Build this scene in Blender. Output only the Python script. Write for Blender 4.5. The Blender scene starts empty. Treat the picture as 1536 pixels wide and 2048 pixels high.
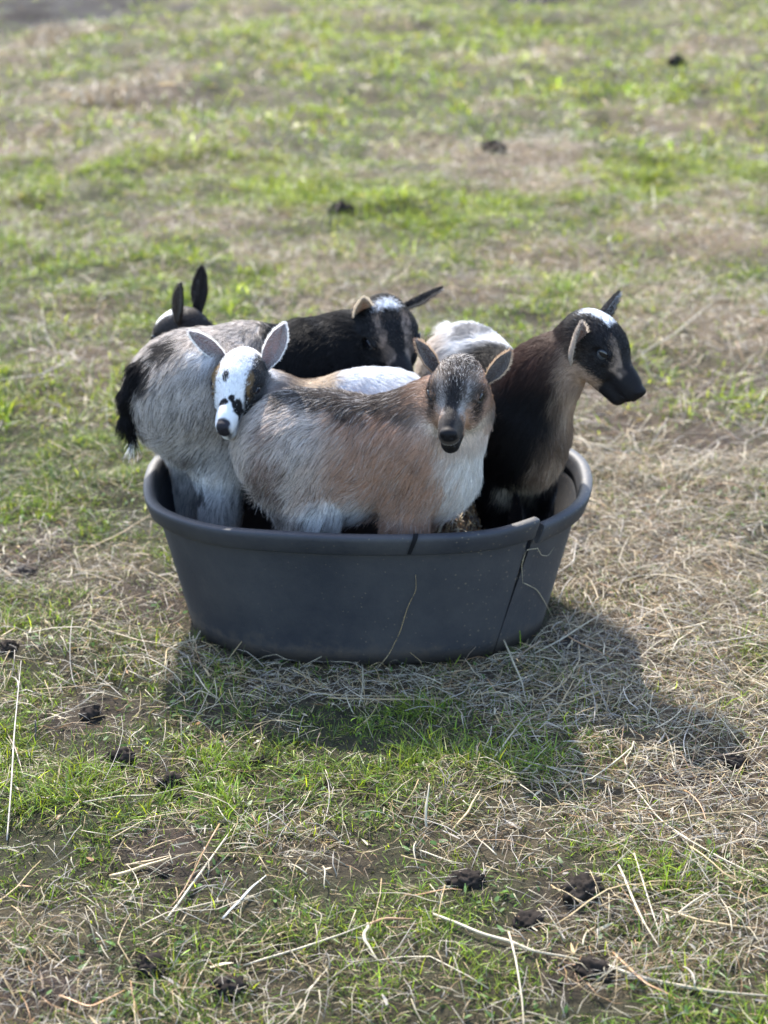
import bpy, bmesh, math, random
import numpy as np
from mathutils import Vector, Matrix
from mathutils.kdtree import KDTree

R = math.radians
sc = bpy.context.scene
COL = sc.collection
rng = np.random.default_rng(7)
random.seed(7)

# ------------------------------------------------------------------ camera
CAM = np.array((0.028, -2.75, 1.28))
PITCH = R(21.86)
FPX = 3500.0                                   # focal length in photo pixels (1536 x 2048)
cam_d = bpy.data.cameras.new('camera')
cam = bpy.data.objects.new('camera', cam_d)
COL.objects.link(cam)
cam.location = CAM
cam.rotation_euler = (math.pi / 2 - PITCH, 0, 0)
cam_d.sensor_fit = 'VERTICAL'
cam_d.sensor_height = 36.0
cam_d.sensor_width = 27.0
cam_d.lens = 36.0 * FPX / 2048
cam_d.clip_start = 0.05
cam_d.clip_end = 400
cam_d.dof.use_dof = True
cam_d.dof.focus_distance = 2.44
cam_d.dof.aperture_fstop = 4.3
sc.camera = cam

# ------------------------------------------------------------------ sky, sun, exposure
SUN_EL, SUN_AZ = R(46), R(-17)                 # azimuth measured from +Y towards +X (the sun stands behind, a little to the left)
w = bpy.data.worlds.new('World')
sc.world = w
w.use_nodes = True
nt = w.node_tree
sky = nt.nodes.new('ShaderNodeTexSky')
sky.sky_type = 'NISHITA'
sky.sun_disc = False
sky.sun_elevation = SUN_EL
sky.sun_rotation = SUN_AZ
sky.air_density = 1.0
sky.dust_density = 1.2
sky.ozone_density = 1.0
bg = nt.nodes['Background']
bg.inputs['Strength'].default_value = 0.15
nt.links.new(sky.outputs['Color'], bg.inputs['Color'])
sun_d = bpy.data.lights.new('sun', 'SUN')
sun_d.energy = 2.9
sun_d.angle = R(0.53)
sun_d.color = (1.0, 0.93, 0.82)
sun = bpy.data.objects.new('sun', sun_d)
COL.objects.link(sun)
sdir = Vector((math.sin(SUN_AZ) * math.cos(SUN_EL), math.cos(SUN_AZ) * math.cos(SUN_EL), math.sin(SUN_EL)))
sun.rotation_euler = sdir.to_track_quat('Z', 'Y').to_euler()
sun.location = sdir * 20
sc.view_settings.view_transform = 'Standard'
sc.view_settings.look = 'None'
sc.view_settings.gamma = 1.0
sc.view_settings.use_curve_mapping = False
sc.view_settings.exposure = 2.25
sc.render.engine = 'CYCLES'
sc.cycles.max_bounces = 10
sc.cycles.diffuse_bounces = 5
sc.cycles.glossy_bounces = 6
sc.cycles.transmission_bounces = 10
sc.cycles.use_denoising = True
sc.cycles.use_adaptive_sampling = False


# ------------------------------------------------------------------ helpers
def at(px, py, Y):
    """world point that the photo pixel (px, py) shows in the upright plane y = Y"""
    dx, dy = (px - 768) / FPX, -(py - 1024) / FPX
    d = np.array((dx, math.cos(PITCH) + dy * math.sin(PITCH), -math.sin(PITCH) + dy * math.cos(PITCH)))
    t = (Y - CAM[1]) / d[1]
    return CAM + t * d


def on_ground(px, py, z=0.0):
    dx, dy = (px - 768) / FPX, -(py - 1024) / FPX
    d = np.array((dx, math.cos(PITCH) + dy * math.sin(PITCH), -math.sin(PITCH) + dy * math.cos(PITCH)))
    t = (z - CAM[2]) / d[2]
    return CAM + t * d


def unit(v):
    v = np.asarray(v, float)
    return v / (np.linalg.norm(v, axis=-1, keepdims=True) + 1e-12)


def sstep(a, b, x):
    t = np.clip((x - a) / (b - a), 0, 1)
    return t * t * (3 - 2 * t)


def _hash(ix, iy, iz, seed):
    h = (ix.astype(np.int64) * 374761393 + iy.astype(np.int64) * 668265263 + iz.astype(np.int64) * 2147483647 + seed * 974634777) & 0xffffffff
    h = ((h ^ (h >> 13)) * 1274126177) & 0xffffffff
    h = ((h ^ (h >> 16)) * 2246822519) & 0xffffffff
    return ((h ^ (h >> 15)) & 0xffffff) / float(0xffffff)


def vnoise(P, scale=1.0, seed=0):
    """value noise 0..1 of points (N,2) or (N,3)"""
    P = np.asarray(P, float) * scale
    if P.shape[1] == 2:
        P = np.c_[P, np.zeros(len(P))]
    I = np.floor(P)
    f = P - I
    f = f * f * (3 - 2 * f)
    I = I.astype(np.int64)
    out = 0
    for a in (0, 1):
        wx = f[:, 0] if a else 1 - f[:, 0]
        for b in (0, 1):
            wy = f[:, 1] if b else 1 - f[:, 1]
            for c in (0, 1):
                wz = f[:, 2] if c else 1 - f[:, 2]
                out = out + wx * wy * wz * _hash(I[:, 0] + a, I[:, 1] + b, I[:, 2] + c, seed)
    return out


def fbm(P, scale=1.0, octs=3, seed=0):
    v, a, tot = 0, 1.0, 0
    for o in range(octs):
        v = v + a * vnoise(P, scale * 2 ** o, seed + o * 17)
        tot += a
        a *= 0.5
    return v / tot


def mesh_obj(name, V, F, mat, parent=None, smooth=True, cols=None, colname='tint'):
    """F: list of int arrays (n,3) / (n,4)"""
    me = bpy.data.meshes.new(name)
    V = np.asarray(V, np.float32)
    F = [np.asarray(f, np.int32) for f in F if len(f)]
    nl = sum(f.size for f in F)
    npoly = sum(len(f) for f in F)
    me.vertices.add(len(V))
    me.vertices.foreach_set('co', V.ravel())
    me.loops.add(nl)
    me.loops.foreach_set('vertex_index', np.concatenate([f.ravel() for f in F]))
    me.polygons.add(npoly)
    tot = np.concatenate([np.full(len(f), f.shape[1], np.int32) for f in F])
    start = np.concatenate([[0], np.cumsum(tot)[:-1]]).astype(np.int32)
    me.polygons.foreach_set('loop_start', start)
    me.polygons.foreach_set('loop_total', tot)
    me.polygons.foreach_set('use_smooth', np.full(npoly, smooth))
    me.update(calc_edges=True)
    me.validate()
    if cols is not None:
        at_ = me.attributes.new(colname, 'FLOAT_COLOR', 'POINT')
        c = np.ones((len(V), 4), np.float32)
        c[:, :3] = np.clip(cols, 0, 1)
        at_.data.foreach_set('color', c.ravel())
    if mat:
        me.materials.append(mat)
    o = bpy.data.objects.new(name, me)
    COL.objects.link(o)
    if parent:
        o.parent = parent
    return o


def empty(name, loc):
    o = bpy.data.objects.new(name, None)
    COL.objects.link(o)
    o.location = loc
    o.empty_display_size = 0.05
    return o


def tag(o, label=None, cat=None, group=None, kind=None):
    for k, v in (('label', label), ('category', cat), ('group', group), ('kind', kind)):
        if v:
            o[k] = v
    return o


def tubes(PL, rad, sides=4, taper=None, flat=None):
    """PL (N,K,3) polylines -> verts, quads; rad (N,); flat (N,) squash of the section"""
    N, K, _ = PL.shape
    T = np.gradient(PL, axis=1)
    T = unit(T)
    ref = np.zeros_like(T)
    ref[..., 2] = 1
    vert = np.abs(T[..., 2]) > 0.92
    ref[vert] = (1, 0, 0)
    A = unit(np.cross(T, ref))
    B = np.cross(T, A)
    tp = np.ones(K) if taper is None else np.asarray(taper)
    fl = np.ones(N) if flat is None else flat
    rings = []
    for s in range(sides):
        a = 2 * math.pi * s / sides + 0.4
        rings.append(PL + (rad[:, None] * tp[None])[..., None] * (A * math.cos(a) + B * (math.sin(a) * fl)[:, None, None]))
    V = np.stack(rings, 2)                       # N,K,S,3
    idx = np.arange(N * K * sides).reshape(N, K, sides)
    q = []
    for s in range(sides):
        s2 = (s + 1) % sides
        q.append(np.stack((idx[:, :-1, s], idx[:, 1:, s], idx[:, 1:, s2], idx[:, :-1, s2]), -1).reshape(-1, 4))
    F = [np.concatenate(q)]
    if sides == 4:
        F.append(np.concatenate((idx[:, 0, :], idx[:, -1, ::-1])))
    elif sides == 3:
        F.append(np.concatenate((idx[:, 0, :], idx[:, -1, ::-1])))
    return V.reshape(-1, 3), F


# ------------------------------------------------------------------ materials
def new_mat(name):
    m = bpy.data.materials.new(name)
    m.use_nodes = True
    n = m.node_tree
    for x in list(n.nodes):
        n.nodes.remove(x)
    out = n.nodes.new('ShaderNodeOutputMaterial')
    return m, n, out


def principled(name, col=(0.5, 0.5, 0.5), rough=0.5, attr=None, spec=0.5, noise=None, bump=None, sheen=0):
    m, n, out = new_mat(name)
    p = n.nodes.new('ShaderNodeBsdfPrincipled')
    n.links.new(p.outputs[0], out.inputs['Surface'])
    p.inputs['Base Color'].default_value = (*col, 1)
    p.inputs['Roughness'].default_value = rough
    p.inputs['Specular IOR Level'].default_value = spec
    src = None
    if attr:
        a = n.nodes.new('ShaderNodeAttribute')
        a.attribute_name = attr
        src = a.outputs['Color']
        n.links.new(src, p.inputs['Base Color'])
    if noise:
        scale, lo, hi = noise
        t = n.nodes.new('ShaderNodeTexNoise')
        t.inputs['Scale'].default_value = scale
        t.inputs['Detail'].default_value = 6
        tc = n.nodes.new('ShaderNodeTexCoord')
        n.links.new(tc.outputs['Object'], t.inputs['Vector'])
        r = n.nodes.new('ShaderNodeMapRange')
        r.inputs['From Min'].default_value = 0.3
        r.inputs['From Max'].default_value = 0.7
        r.inputs['To Min'].default_value = lo
        r.inputs['To Max'].default_value = hi
        n.links.new(t.outputs['Fac'], r.inputs['Value'])
        mx = n.nodes.new('ShaderNodeMix')
        mx.data_type = 'RGBA'
        mx.blend_type = 'MULTIPLY'
        mx.inputs['Factor'].default_value = 1
        mx.inputs['A'].default_value = (*col, 1)
        if src:
            n.links.new(src, mx.inputs['A'])
        n.links.new(r.outputs[0], mx.inputs['B'])
        n.links.new(mx.outputs['Result'], p.inputs['Base Color'])
        if bump:
            b = n.nodes.new('ShaderNodeBump')
            b.inputs['Strength'].default_value = bump[0]
            b.inputs['Distance'].default_value = bump[1]
            n.links.new(t.outputs['Fac'], b.inputs['Height'])
            n.links.new(b.outputs[0], p.inputs['Normal'])
    return m


def leaf_mat(name, attr, trans, rough=0.45, tboost=(1.25, 1.15, 0.6), spec=0.35):
    """thin plant matter: diffuse + gloss, with light coming through"""
    m, n, out = new_mat(name)
    a = n.nodes.new('ShaderNodeAttribute')
    a.attribute_name = attr
    p = n.nodes.new('ShaderNodeBsdfPrincipled')
    p.inputs['Roughness'].default_value = rough
    p.inputs['Specular IOR Level'].default_value = spec
    n.links.new(a.outputs['Color'], p.inputs['Base Color'])
    t = n.nodes.new('ShaderNodeBsdfTranslucent')
    mu = n.nodes.new('ShaderNodeMix')
    mu.data_type = 'RGBA'
    mu.blend_type = 'MULTIPLY'
    mu.inputs['Factor'].default_value = 1
    mu.inputs['B'].default_value = (*tboost, 1)
    n.links.new(a.outputs['Color'], mu.inputs['A'])
    n.links.new(mu.outputs['Result'], t.inputs['Color'])
    mix = n.nodes.new('ShaderNodeMixShader')
    mix.inputs['Fac'].default_value = trans
    n.links.new(p.outputs[0], mix.inputs[1])
    n.links.new(t.outputs[0], mix.inputs[2])
    n.links.new(mix.outputs[0], out.inputs['Surface'])
    return m


def hair_mat(name):
    m, n, out = new_mat(name)
    a = n.nodes.new('ShaderNodeAttribute')
    a.attribute_name = 'fur_color'
    p = n.nodes.new('ShaderNodeBsdfPrincipled')
    p.inputs['Roughness'].default_value = 0.5
    p.inputs['Specular IOR Level'].default_value = 0.12
    n.links.new(a.outputs['Color'], p.inputs['Base Color'])
    t = n.nodes.new('ShaderNodeBsdfTranslucent')
    n.links.new(a.outputs['Color'], t.inputs['Color'])
    mix = n.nodes.new('ShaderNodeMixShader')
    mix.inputs['Fac'].default_value = 0.30
    n.links.new(p.outputs[0], mix.inputs[1])
    n.links.new(t.outputs[0], mix.inputs[2])
    n.links.new(mix.outputs[0], out.inputs['Surface'])
    return m


M_GRASS = leaf_mat('grass_blade', 'tint', 0.45)
M_STRAW = leaf_mat('dry_straw', 'tint', 0.18, rough=0.42, tboost=(1, 0.9, 0.7), spec=0.5)
M_SKIN = principled('goat_coat', rough=0.6, attr='coat', spec=0.10)
M_EAR = leaf_mat('goat_ear', 'coat', 0.22, rough=0.7, tboost=(1.2, 0.7, 0.55))
M_FUR = hair_mat('goat_fur')
M_IRIS = principled('pale_iris', (0.055, 0.058, 0.062), 0.10, noise=(160, 0.7, 1.15))
M_PUPIL = principled('dark_pupil', (0.006, 0.006, 0.008), 0.05)
M_DUNG = principled('dark_dung', (0.020, 0.016, 0.0135), 0.95, spec=0.08, noise=(60, 0.35, 1.6), bump=(0.8, 0.004))
M_STONE = principled('dusty_clod', (0.055, 0.044, 0.037), 0.95, spec=0.08, noise=(50, 0.5, 1.4), bump=(0.8, 0.004))
M_LEAF = leaf_mat('dead_leaf', 'tint', 0.2, rough=0.6, tboost=(1, 0.8, 0.5))

# ------------------------------------------------------------------ ground
def tub_clear(P):
    """0 under the tub, 1 well away from it"""
    d = np.sqrt((P[:, 0] / 0.31) ** 2 + (P[:, 1] / 0.235) ** 2)
    return d


def gh(P):
    P = np.asarray(P, float)[:, :2]
    d = tub_clear(P)
    m = sstep(1.05, 2.0, d)
    far = sstep(0.5, 5, P[:, 1])
    h = (fbm(P, 1.3, 2, 3) - 0.5) * (0.03 + 0.09 * far) + (fbm(P, 5.0, 2, 9) - 0.5) * (0.034 + 0.06 * far) + (fbm(P, 17.0, 2, 19) - 0.5) * 0.014
    return h * m


# patches seen in the photo: photo pixel of the middle, half width, half height, amount
DRY = [(310, 165, 95, 50, 1.0), (95, 80, 70, 40, .7), (215, 190, 130, 45, .6), (1060, 335, 190, 55, 1.0), (880, 300, 130, 30, .6), (1390, 235, 170, 30, .7),
       (1400, 480, 260, 55, 1.0), (1130, 510, 160, 35, .7), (630, 505, 150, 45, .6), (460, 440, 200, 32, .8), (1080, 115, 110, 22, .8), (590, 95, 70, 22, .7),
       (60, 290, 100, 50, .6), (1380, 95, 120, 22, .5), (1480, 400, 120, 40, .7), (1320, 640, 260, 80, .7), (1000, 590, 160, 50, .7), (1330, 960, 220, 150, .95),
       (1410, 1210, 260, 160, 1.0), (1430, 1420, 260, 120, 1.0), (1180, 1180, 120, 120, .9), (1130, 1370, 260, 120, 1.0), (1250, 1330, 240, 140, 1.0), (700, 1365, 420, 50, .9), (380, 1330, 170, 60, .7),
       (210, 1150, 140, 60, .5), (1380, 1620, 300, 140, .75), (1000, 1620, 200, 100, .35), (1300, 1900, 330, 120, .6), (620, 1690, 160, 70, .5), (150, 640, 150, 50, .4),
       (80, 740, 150, 40, .45), (430, 1480, 160, 40, .4), (700, 620, 130, 40, .5), (1250, 820, 150, 60, .5), (350, 300, 160, 50, .45), (180, 330, 90, 30, .7), (650, 150, 150, 20, .3)]
BARE = [(150, 8, 230, 36, 1.0), (1080, 4, 90, 14, 1.0), (330, 190, 110, 24, .95), (940, 345, 160, 22, .8), (1340, 500, 200, 22, .8), (560, 455, 90, 16, .8), (800, 500, 90, 14, .6), (1290, 105, 90, 14, .7), (470, 215, 80, 14, .6), (150, 330, 60, 25, .7), (490, 455, 140, 22, .7), (1420, 930, 140, 60, .7), (1480, 1080, 100, 70, .6),
        (280, 1210, 100, 50, .8), (180, 1430, 110, 40, .7), (110, 1960, 170, 70, 1.0), (330, 1700, 90, 60, .8), (400, 1745, 110, 40, .7), (1400, 1560, 160, 60, .8), (1150, 1800, 110, 60, .6),
        (240, 1540, 110, 50, .6), (420, 1420, 100, 40, .6), (1040, 330, 120, 25, .4), (1440, 520, 180, 20, .4), (1230, 1290, 150, 40, .5), (480, 1920, 170, 60, .3), (1180, 1950, 130, 50, .6), (700, 1720, 90, 40, .5)]
LUSH = [(700, 110, 260, 60, .8), (1000, 70, 200, 30, .8), (1180, 180, 200, 50, .7), (1330, 350, 220, 40, .9), (560, 400, 160, 40, .6), (430, 330, 200, 60, .5), (640, 250, 160, 40, .5), (1500, 210, 80, 40, .6),
        (880, 440, 200, 40, .6), (1230, 720, 120, 30, .5), (180, 800, 200, 60, .4), (800, 1510, 240, 80, .7), (760, 1850, 300, 80, .5), (140, 1600, 160, 100, .5), (1440, 830, 100, 40, .4), (950, 1950, 200, 70, .5)]


def to_patch(pl):
    out = []
    for px, py, rx, ry, s in pl:
        c = on_ground(px, py)
        a = on_ground(px + rx, py)
        b0, b1 = on_ground(px, max(py - ry, -250)), on_ground(px, py + ry)
        out.append((c[0], (b0[1] + b1[1]) / 2, a[0] - c[0], (b0[1] - b1[1]) / 2, s))
    return out


DRY, BARE, LUSH = to_patch(DRY), to_patch(BARE), to_patch(LUSH)


def mask(P, pl, seed):
    P = P[:, :2]
    wob = (fbm(P, 3.0, 3, seed) - 0.5) * 1.3
    m = np.zeros(len(P))
    for x, y, rx, ry, s in pl:
        d = np.sqrt(((P[:, 0] - x) / rx) ** 2 + ((P[:, 1] - y) / ry) ** 2) + wob
        m = np.maximum(m, s * (1 - sstep(0.55, 1.25, d)))
    return m


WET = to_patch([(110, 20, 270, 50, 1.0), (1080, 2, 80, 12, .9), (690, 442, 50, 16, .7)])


def ground_masks(P):
    P = P[:, :2]
    n1 = fbm(P, 1.7, 4, 41)
    n2 = fbm(P, 6.5, 3, 77)
    dry = np.clip(mask(P, DRY, 5) + (0.55 - 0.2 * sstep(1, 3, P[:, 1])) * sstep(0.54, 0.70, n1) + 0.3 * sstep(0.52, 0.68, n2), 0, 1)
    bare = np.clip(mask(P, BARE, 6) + 0.7 * sstep(0.56, 0.68, fbm(P, 3.1, 4, 141)), 0, 1)
    lush = mask(P, LUSH, 8)
    bare = bare * (1 - 0.45 * sstep(.6, 2.0, P[:, 1]))
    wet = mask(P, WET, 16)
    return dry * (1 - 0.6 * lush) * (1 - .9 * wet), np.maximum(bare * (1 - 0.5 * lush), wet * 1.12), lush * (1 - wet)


def ground_mat():
    m, n, out = new_mat('pasture_soil')
    p = n.nodes.new('ShaderNodeBsdfPrincipled')
    n.links.new(p.outputs[0], out.inputs['Surface'])
    p.inputs['Roughness'].default_value = 0.95
    p.inputs['Specular IOR Level'].default_value = 0.15
    a = n.nodes.new('ShaderNodeAttribute')
    a.attribute_name = 'tint'
    tc = n.nodes.new('ShaderNodeTexCoord')
    t = n.nodes.new('ShaderNodeTexNoise')
    t.inputs['Scale'].default_value = 45
    t.inputs['Detail'].default_value = 8
    t.inputs['Roughness'].default_value = 0.7
    n.links.new(tc.outputs['Object'], t.inputs['Vector'])
    r = n.nodes.new('ShaderNodeMapRange')
    r.inputs['From Min'].default_value = 0.3
    r.inputs['From Max'].default_value = 0.7
    r.inputs['To Min'].default_value = 0.45
    r.inputs['To Max'].default_value = 1.6
    n.links.new(t.outputs['Fac'], r.inputs['Value'])
    mx = n.nodes.new('ShaderNodeMix')
    mx.data_type = 'RGBA'
    mx.blend_type = 'MULTIPLY'
    mx.inputs['Factor'].default_value = 1
    n.links.new(a.outputs['Color'], mx.inputs['A'])
    n.links.new(r.outputs[0], mx.inputs['B'])
    n.links.new(mx.outputs['Result'], p.inputs['Base Color'])
    b = n.nodes.new('ShaderNodeBump')
    b.inputs['Strength'].default_value = 1.0
    b.inputs['Distance'].default_value = 0.014
    n.links.new(t.outputs['Fac'], b.inputs['Height'])
    n.links.new(b.outputs[0], p.inputs['Normal'])
    return m


def axis(vals):
    return np.array(sorted(set(np.round(np.concatenate(vals), 4))))


gx = axis([np.linspace(-90, -6, 15), np.arange(-5.5, -1.2, 0.12), np.arange(-1.2, 1.2, 0.022), np.arange(1.2, 5.5, 0.12), np.linspace(6, 90, 15)])
gy = axis([np.linspace(-60, -3, 12), np.arange(-2.6, -1.3, 0.12), np.arange(-1.3, 1.5, 0.022), np.arange(1.5, 4, 0.05), np.arange(4, 14, 0.12), np.linspace(14.5, 130, 22)])
GX, GY = np.meshgrid(gx, gy, indexing='ij')
P2 = np.c_[GX.ravel(), GY.ravel()]
dry, bare, lush = ground_masks(P2)
soil = np.array((0.036, 0.026, 0.021))
thatch = np.array((0.075, 0.056, 0.036))
green = np.array((0.027, 0.026, 0.014))
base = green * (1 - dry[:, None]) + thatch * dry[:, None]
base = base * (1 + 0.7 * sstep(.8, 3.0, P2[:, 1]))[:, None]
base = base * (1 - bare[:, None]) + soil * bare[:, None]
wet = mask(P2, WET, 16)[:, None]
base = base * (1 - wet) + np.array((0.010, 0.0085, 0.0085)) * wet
ii = np.arange(len(P2)).reshape(GX.shape)
quads = np.stack((ii[:-1, :-1], ii[1:, :-1], ii[1:, 1:], ii[:-1, 1:]), -1).reshape(-1, 4)
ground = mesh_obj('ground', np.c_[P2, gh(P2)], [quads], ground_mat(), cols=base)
tag(ground, 'pasture ground of soil and thatch under the grass', None, None, 'structure')


# ------------------------------------------------------------------ grass
def in_tub(P, s=1.0):
    return (np.abs(P[:, 0]) / (0.305 * s)) ** 2.5 + (np.abs(P[:, 1]) / (0.23 * s)) ** 2.5 < 1


def frustum_xy(n, y0, y1, margin):
    """random ground points between two distances, across the width the lens sees plus a margin"""
    out = []
    y = y0 + (y1 - y0) * rng.random(int(n * 1.0))
    dist = y - CAM[1]
    depth = dist * math.cos(PITCH) + CAM[2] * math.sin(PITCH)
    half = depth * 768 / FPX + margin
    hmax = half.max()
    x = CAM[0] + (rng.random(len(y)) * 2 - 1) * hmax
    keep = np.abs(x - CAM[0]) < half
    return np.c_[x, y][keep]


def blades(name, P, L, Wd, az, tilt, droop, cols, tipcol, ns, mat, zoff=0.0):
    N = len(P)
    z0 = gh(P) - 0.003 + zoff
    s = np.linspace(0, 1, ns + 1)
    dirh = np.c_[np.cos(az), np.sin(az)]
    side = np.c_[-np.sin(az), np.cos(az)]
    horiz = L[:, None] * (np.sin(tilt)[:, None] * s + droop[:, None] * s ** 2 * 0.6)
    up = L[:, None] * (np.cos(tilt)[:, None] * s - droop[:, None] * s ** 2 * 0.55)
    curl = (rng.random(N) - 0.5)[:, None] * L[:, None] * s ** 2 * 0.5
    cx = P[:, :1] + dirh[:, :1] * horiz + side[:, :1] * curl
    cy = P[:, 1:2] + dirh[:, 1:] * horiz + side[:, 1:] * curl
    cz = np.maximum(z0[:, None] + up, z0[:, None] + 0.003 * s)
    wprof = np.interp(s, [0, .35, .7, 1], [.7, 1, .75, .0])
    tw = (rng.random(N) - 0.5) * 1.6
    wx = side[:, 0] * np.cos(tw)
    wy = side[:, 1] * np.cos(tw)
    wz = np.sin(tw)
    V, C = [], []
    for j in range(ns):
        hw = Wd * wprof[j] * 0.5
        for sg in (-1, 1):
            V.append(np.c_[cx[:, j] + sg * hw * wx, cy[:, j] + sg * hw * wy, cz[:, j] + sg * hw * wz])
            C.append(cols + (tipcol - cols) * (s[j] ** 1.5))
    V.append(np.c_[cx[:, ns], cy[:, ns], cz[:, ns]])
    C.append(tipcol)
    k = 2 * ns + 1
    V = np.stack(V, 1).reshape(-1, 3)
    C = np.stack(C, 1).reshape(-1, 3)
    b = (np.arange(N) * k)[:, None]
    F4 = [b + np.array([[2 * j, 2 * j + 1, 2 * j + 3, 2 * j + 2]]) for j in range(ns - 1)]
    F3 = b + np.array([[2 * ns - 2, 2 * ns - 1, 2 * ns]])
    return mesh_obj(name, V, [np.concatenate(F4), F3] if ns > 1 else [F3], mat, smooth=False, cols=C)


G_FRESH = np.array((0.120, 0.205, 0.018))
G_DARK = np.array((0.040, 0.080, 0.024))
G_YEL = np.array((0.27, 0.32, 0.026))
G_DEAD = np.array((0.38, 0.315, 0.205))
G_BROWN = np.array((0.20, 0.140, 0.085))


def grass_zone(name, label, n, y0, y1, margin, Lr, Wr, ns, dens_far=1.0, yel=0.25):
    P = frustum_xy(n, y0, y1, margin)
    P = P[~in_tub(P, 1.0)]
    dry, bare, lush = ground_masks(P)
    tuft = fbm(P, 22, 2, 55)
    tuft2 = fbm(P, 7, 2, 56)
    mat_ = name == 'dry_grass'
    prob = (0.72 + 0.25 * dry - 0.22 * bare) if mat_ else (0.30 + 0.9 * sstep(0.35, 0.65, tuft)) * (1 - 0.72 * dry) * (1 - 0.88 * bare) * (0.75 + 0.5 * lush)
    keep = rng.random(len(P)) < prob
    P, dry, bare, lush, tuft, tuft2 = (a[keep] for a in (P, dry, bare, lush, tuft, tuft2))
    N = len(P)
    L = (Lr[0] + (Lr[1] - Lr[0]) * rng.random(N) ** 1.6) * (0.6 + 0.8 * tuft) * (0.85 + 0.4 * lush) * (0.65 + 0.7 * sstep(.35, .65, fbm(P, 5, 2, 57)))
    Wd = Wr[0] + (Wr[1] - Wr[0]) * rng.random(N)
    az = rng.random(N) * 2 * math.pi
    tilt = rng.random(N) ** 0.8 * 1.15
    droop = rng.random(N) * 0.9
    u = rng.random(N)
    a = sstep(0.3, 0.7, tuft2 + (rng.random(N) - 0.5) * 0.6)
    c = G_FRESH * a[:, None] + G_DARK * (1 - a[:, None])
    yy = u < yel * (1 + 0.5 * lush)
    c[yy] = G_YEL * 0.6 + c[yy] * 0.4
    pd = (0.20 if y0 < 0 else 0.10) + 0.36 * dry
    dd = rng.random(N) < (0.80 if mat_ else pd)
    mixr = rng.random(N)[:, None]
    c[dd] = (G_DEAD * mixr + G_BROWN * (1 - mixr))[dd]
    tilt[dd] = 0.9 + 0.6 * rng.random(dd.sum())
    if mat_:
        tilt = 1.15 + 0.42 * rng.random(N)
        droop *= 0.3
    c = c * np.exp(rng.normal(-0.22 - 0.35 * mat_, 0.42, N))[:, None]
    tip = c * 1.15 + np.array((0.03, 0.025, 0.0))
    o = blades(name, P, L, Wd, az, tilt, droop, c, tip, ns, M_GRASS)
    tag(o, label, None, None, 'stuff')
    return o


grass_zone('grass', 'short grazed green grass in the foreground around the tub', 470000, -1.35, 0.9, 0.35, (0.010, 0.040), (0.0009, 0.0021), 2, yel=0.22)
grass_zone('dry_grass', 'flat mat of short dead grass between the green blades near the tub', 290000, -1.35, 0.9, 0.35, (0.008, 0.034), (0.0007, 0.0019), 2, yel=0.05)
grass_zone('grass', 'green and yellow grass of the pasture behind the tub', 390000, 0.9, 4.2, 1.0, (0.018, 0.055), (0.0018, 0.0038), 2, yel=0.45)
grass_zone('grass', 'far bright grass of the pasture at the top of the view', 300000, 4.2, 15.0, 2.0, (0.03, 0.085), (0.004, 0.009), 2, yel=0.45)


# ------------------------------------------------------------------ loose dry litter
def litter(name, label, P, Lr, Rr, sides, K, lift, cols, clear=True, bend=0.5, zoff=0.0, base=None):
    N = len(P)
    L = Lr[0] + (Lr[1] - Lr[0]) * rng.random(N) ** 2.2
    r = Rr[0] + (Rr[1] - Rr[0]) * rng.random(N) ** 1.5
    az = rng.random(N) * 2 * math.pi
    s = np.linspace(-0.5, 0.5, K)
    cur = (rng.random(N) - 0.5) * 2 * bend
    cur2 = (rng.random(N) - 0.5) * 1.4 * bend
    kink = (rng.random(N) - 0.5) * 1.6 * (rng.random(N) < 0.3)
    d = np.c_[np.cos(az), np.sin(az)]
    q = np.c_[-np.sin(az), np.cos(az)]
    off = L[:, None] * (cur[:, None] * (s ** 2) + cur2[:, None] * s ** 3 * 2 + kink[:, None] * np.maximum(s, 0))
    X = P[:, :1] + d[:, :1] * L[:, None] * s + q[:, :1] * off
    Y = P[:, 1:2] + d[:, 1:] * L[:, None] * s + q[:, 1:] * off
    rise = (rng.random(N) - 0.5) * 2 * lift
    arch = rng.random(N) * lift * 0.7
    g = (gh(np.c_[X.ravel(), Y.ravel()]).reshape(N, K) if base is None else base(np.c_[X.ravel(), Y.ravel()]).reshape(N, K))
    z0 = (rng.random(N) ** 1.5) * 0.016
    Z = g + z0[:, None] + np.maximum(rise[:, None] * s * L[:, None] * 2 + arch[:, None] * (0.25 - s ** 2) * L[:, None] * 3, -0.004) + r[:, None] + zoff
    PL = np.stack((X, Y, Z), -1)
    if clear:
        bad = in_tub(PL.reshape(-1, 3), 1.03).reshape(N, K).any(1)
        PL, r, cols = PL[~bad], r[~bad], cols[~bad]
        N = len(PL)
    V, F = tubes(PL, r, sides, taper=np.interp(np.linspace(0, 1, K), [0, .5, 1], [1, .95, .45]), flat=0.25 + 0.6 * rng.random(N))
    C = np.repeat(cols, K * sides, 0)
    o = mesh_obj(name, V, F, M_STRAW, cols=C)
    tag(o, label, None, None, 'stuff')
    return o


S_PALE = np.array((0.45, 0.385, 0.265))
S_GOLD = np.array((0.40, 0.295, 0.15))
S_GREY = np.array((0.33, 0.29, 0.24))
S_RUST = np.array((0.33, 0.185, 0.085))
S_BROWN = np.array((0.19, 0.135, 0.09))


def straw_cols(N, wts=(.34, .22, .26, .07, .11)):
    pal = np.stack((S_PALE, S_GOLD, S_GREY, S_RUST, S_BROWN))
    k = rng.choice(5, N, p=np.array(wts) / sum(wts))
    return pal[k] * (0.72 + 0.5 * rng.random(N))[:, None]


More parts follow.
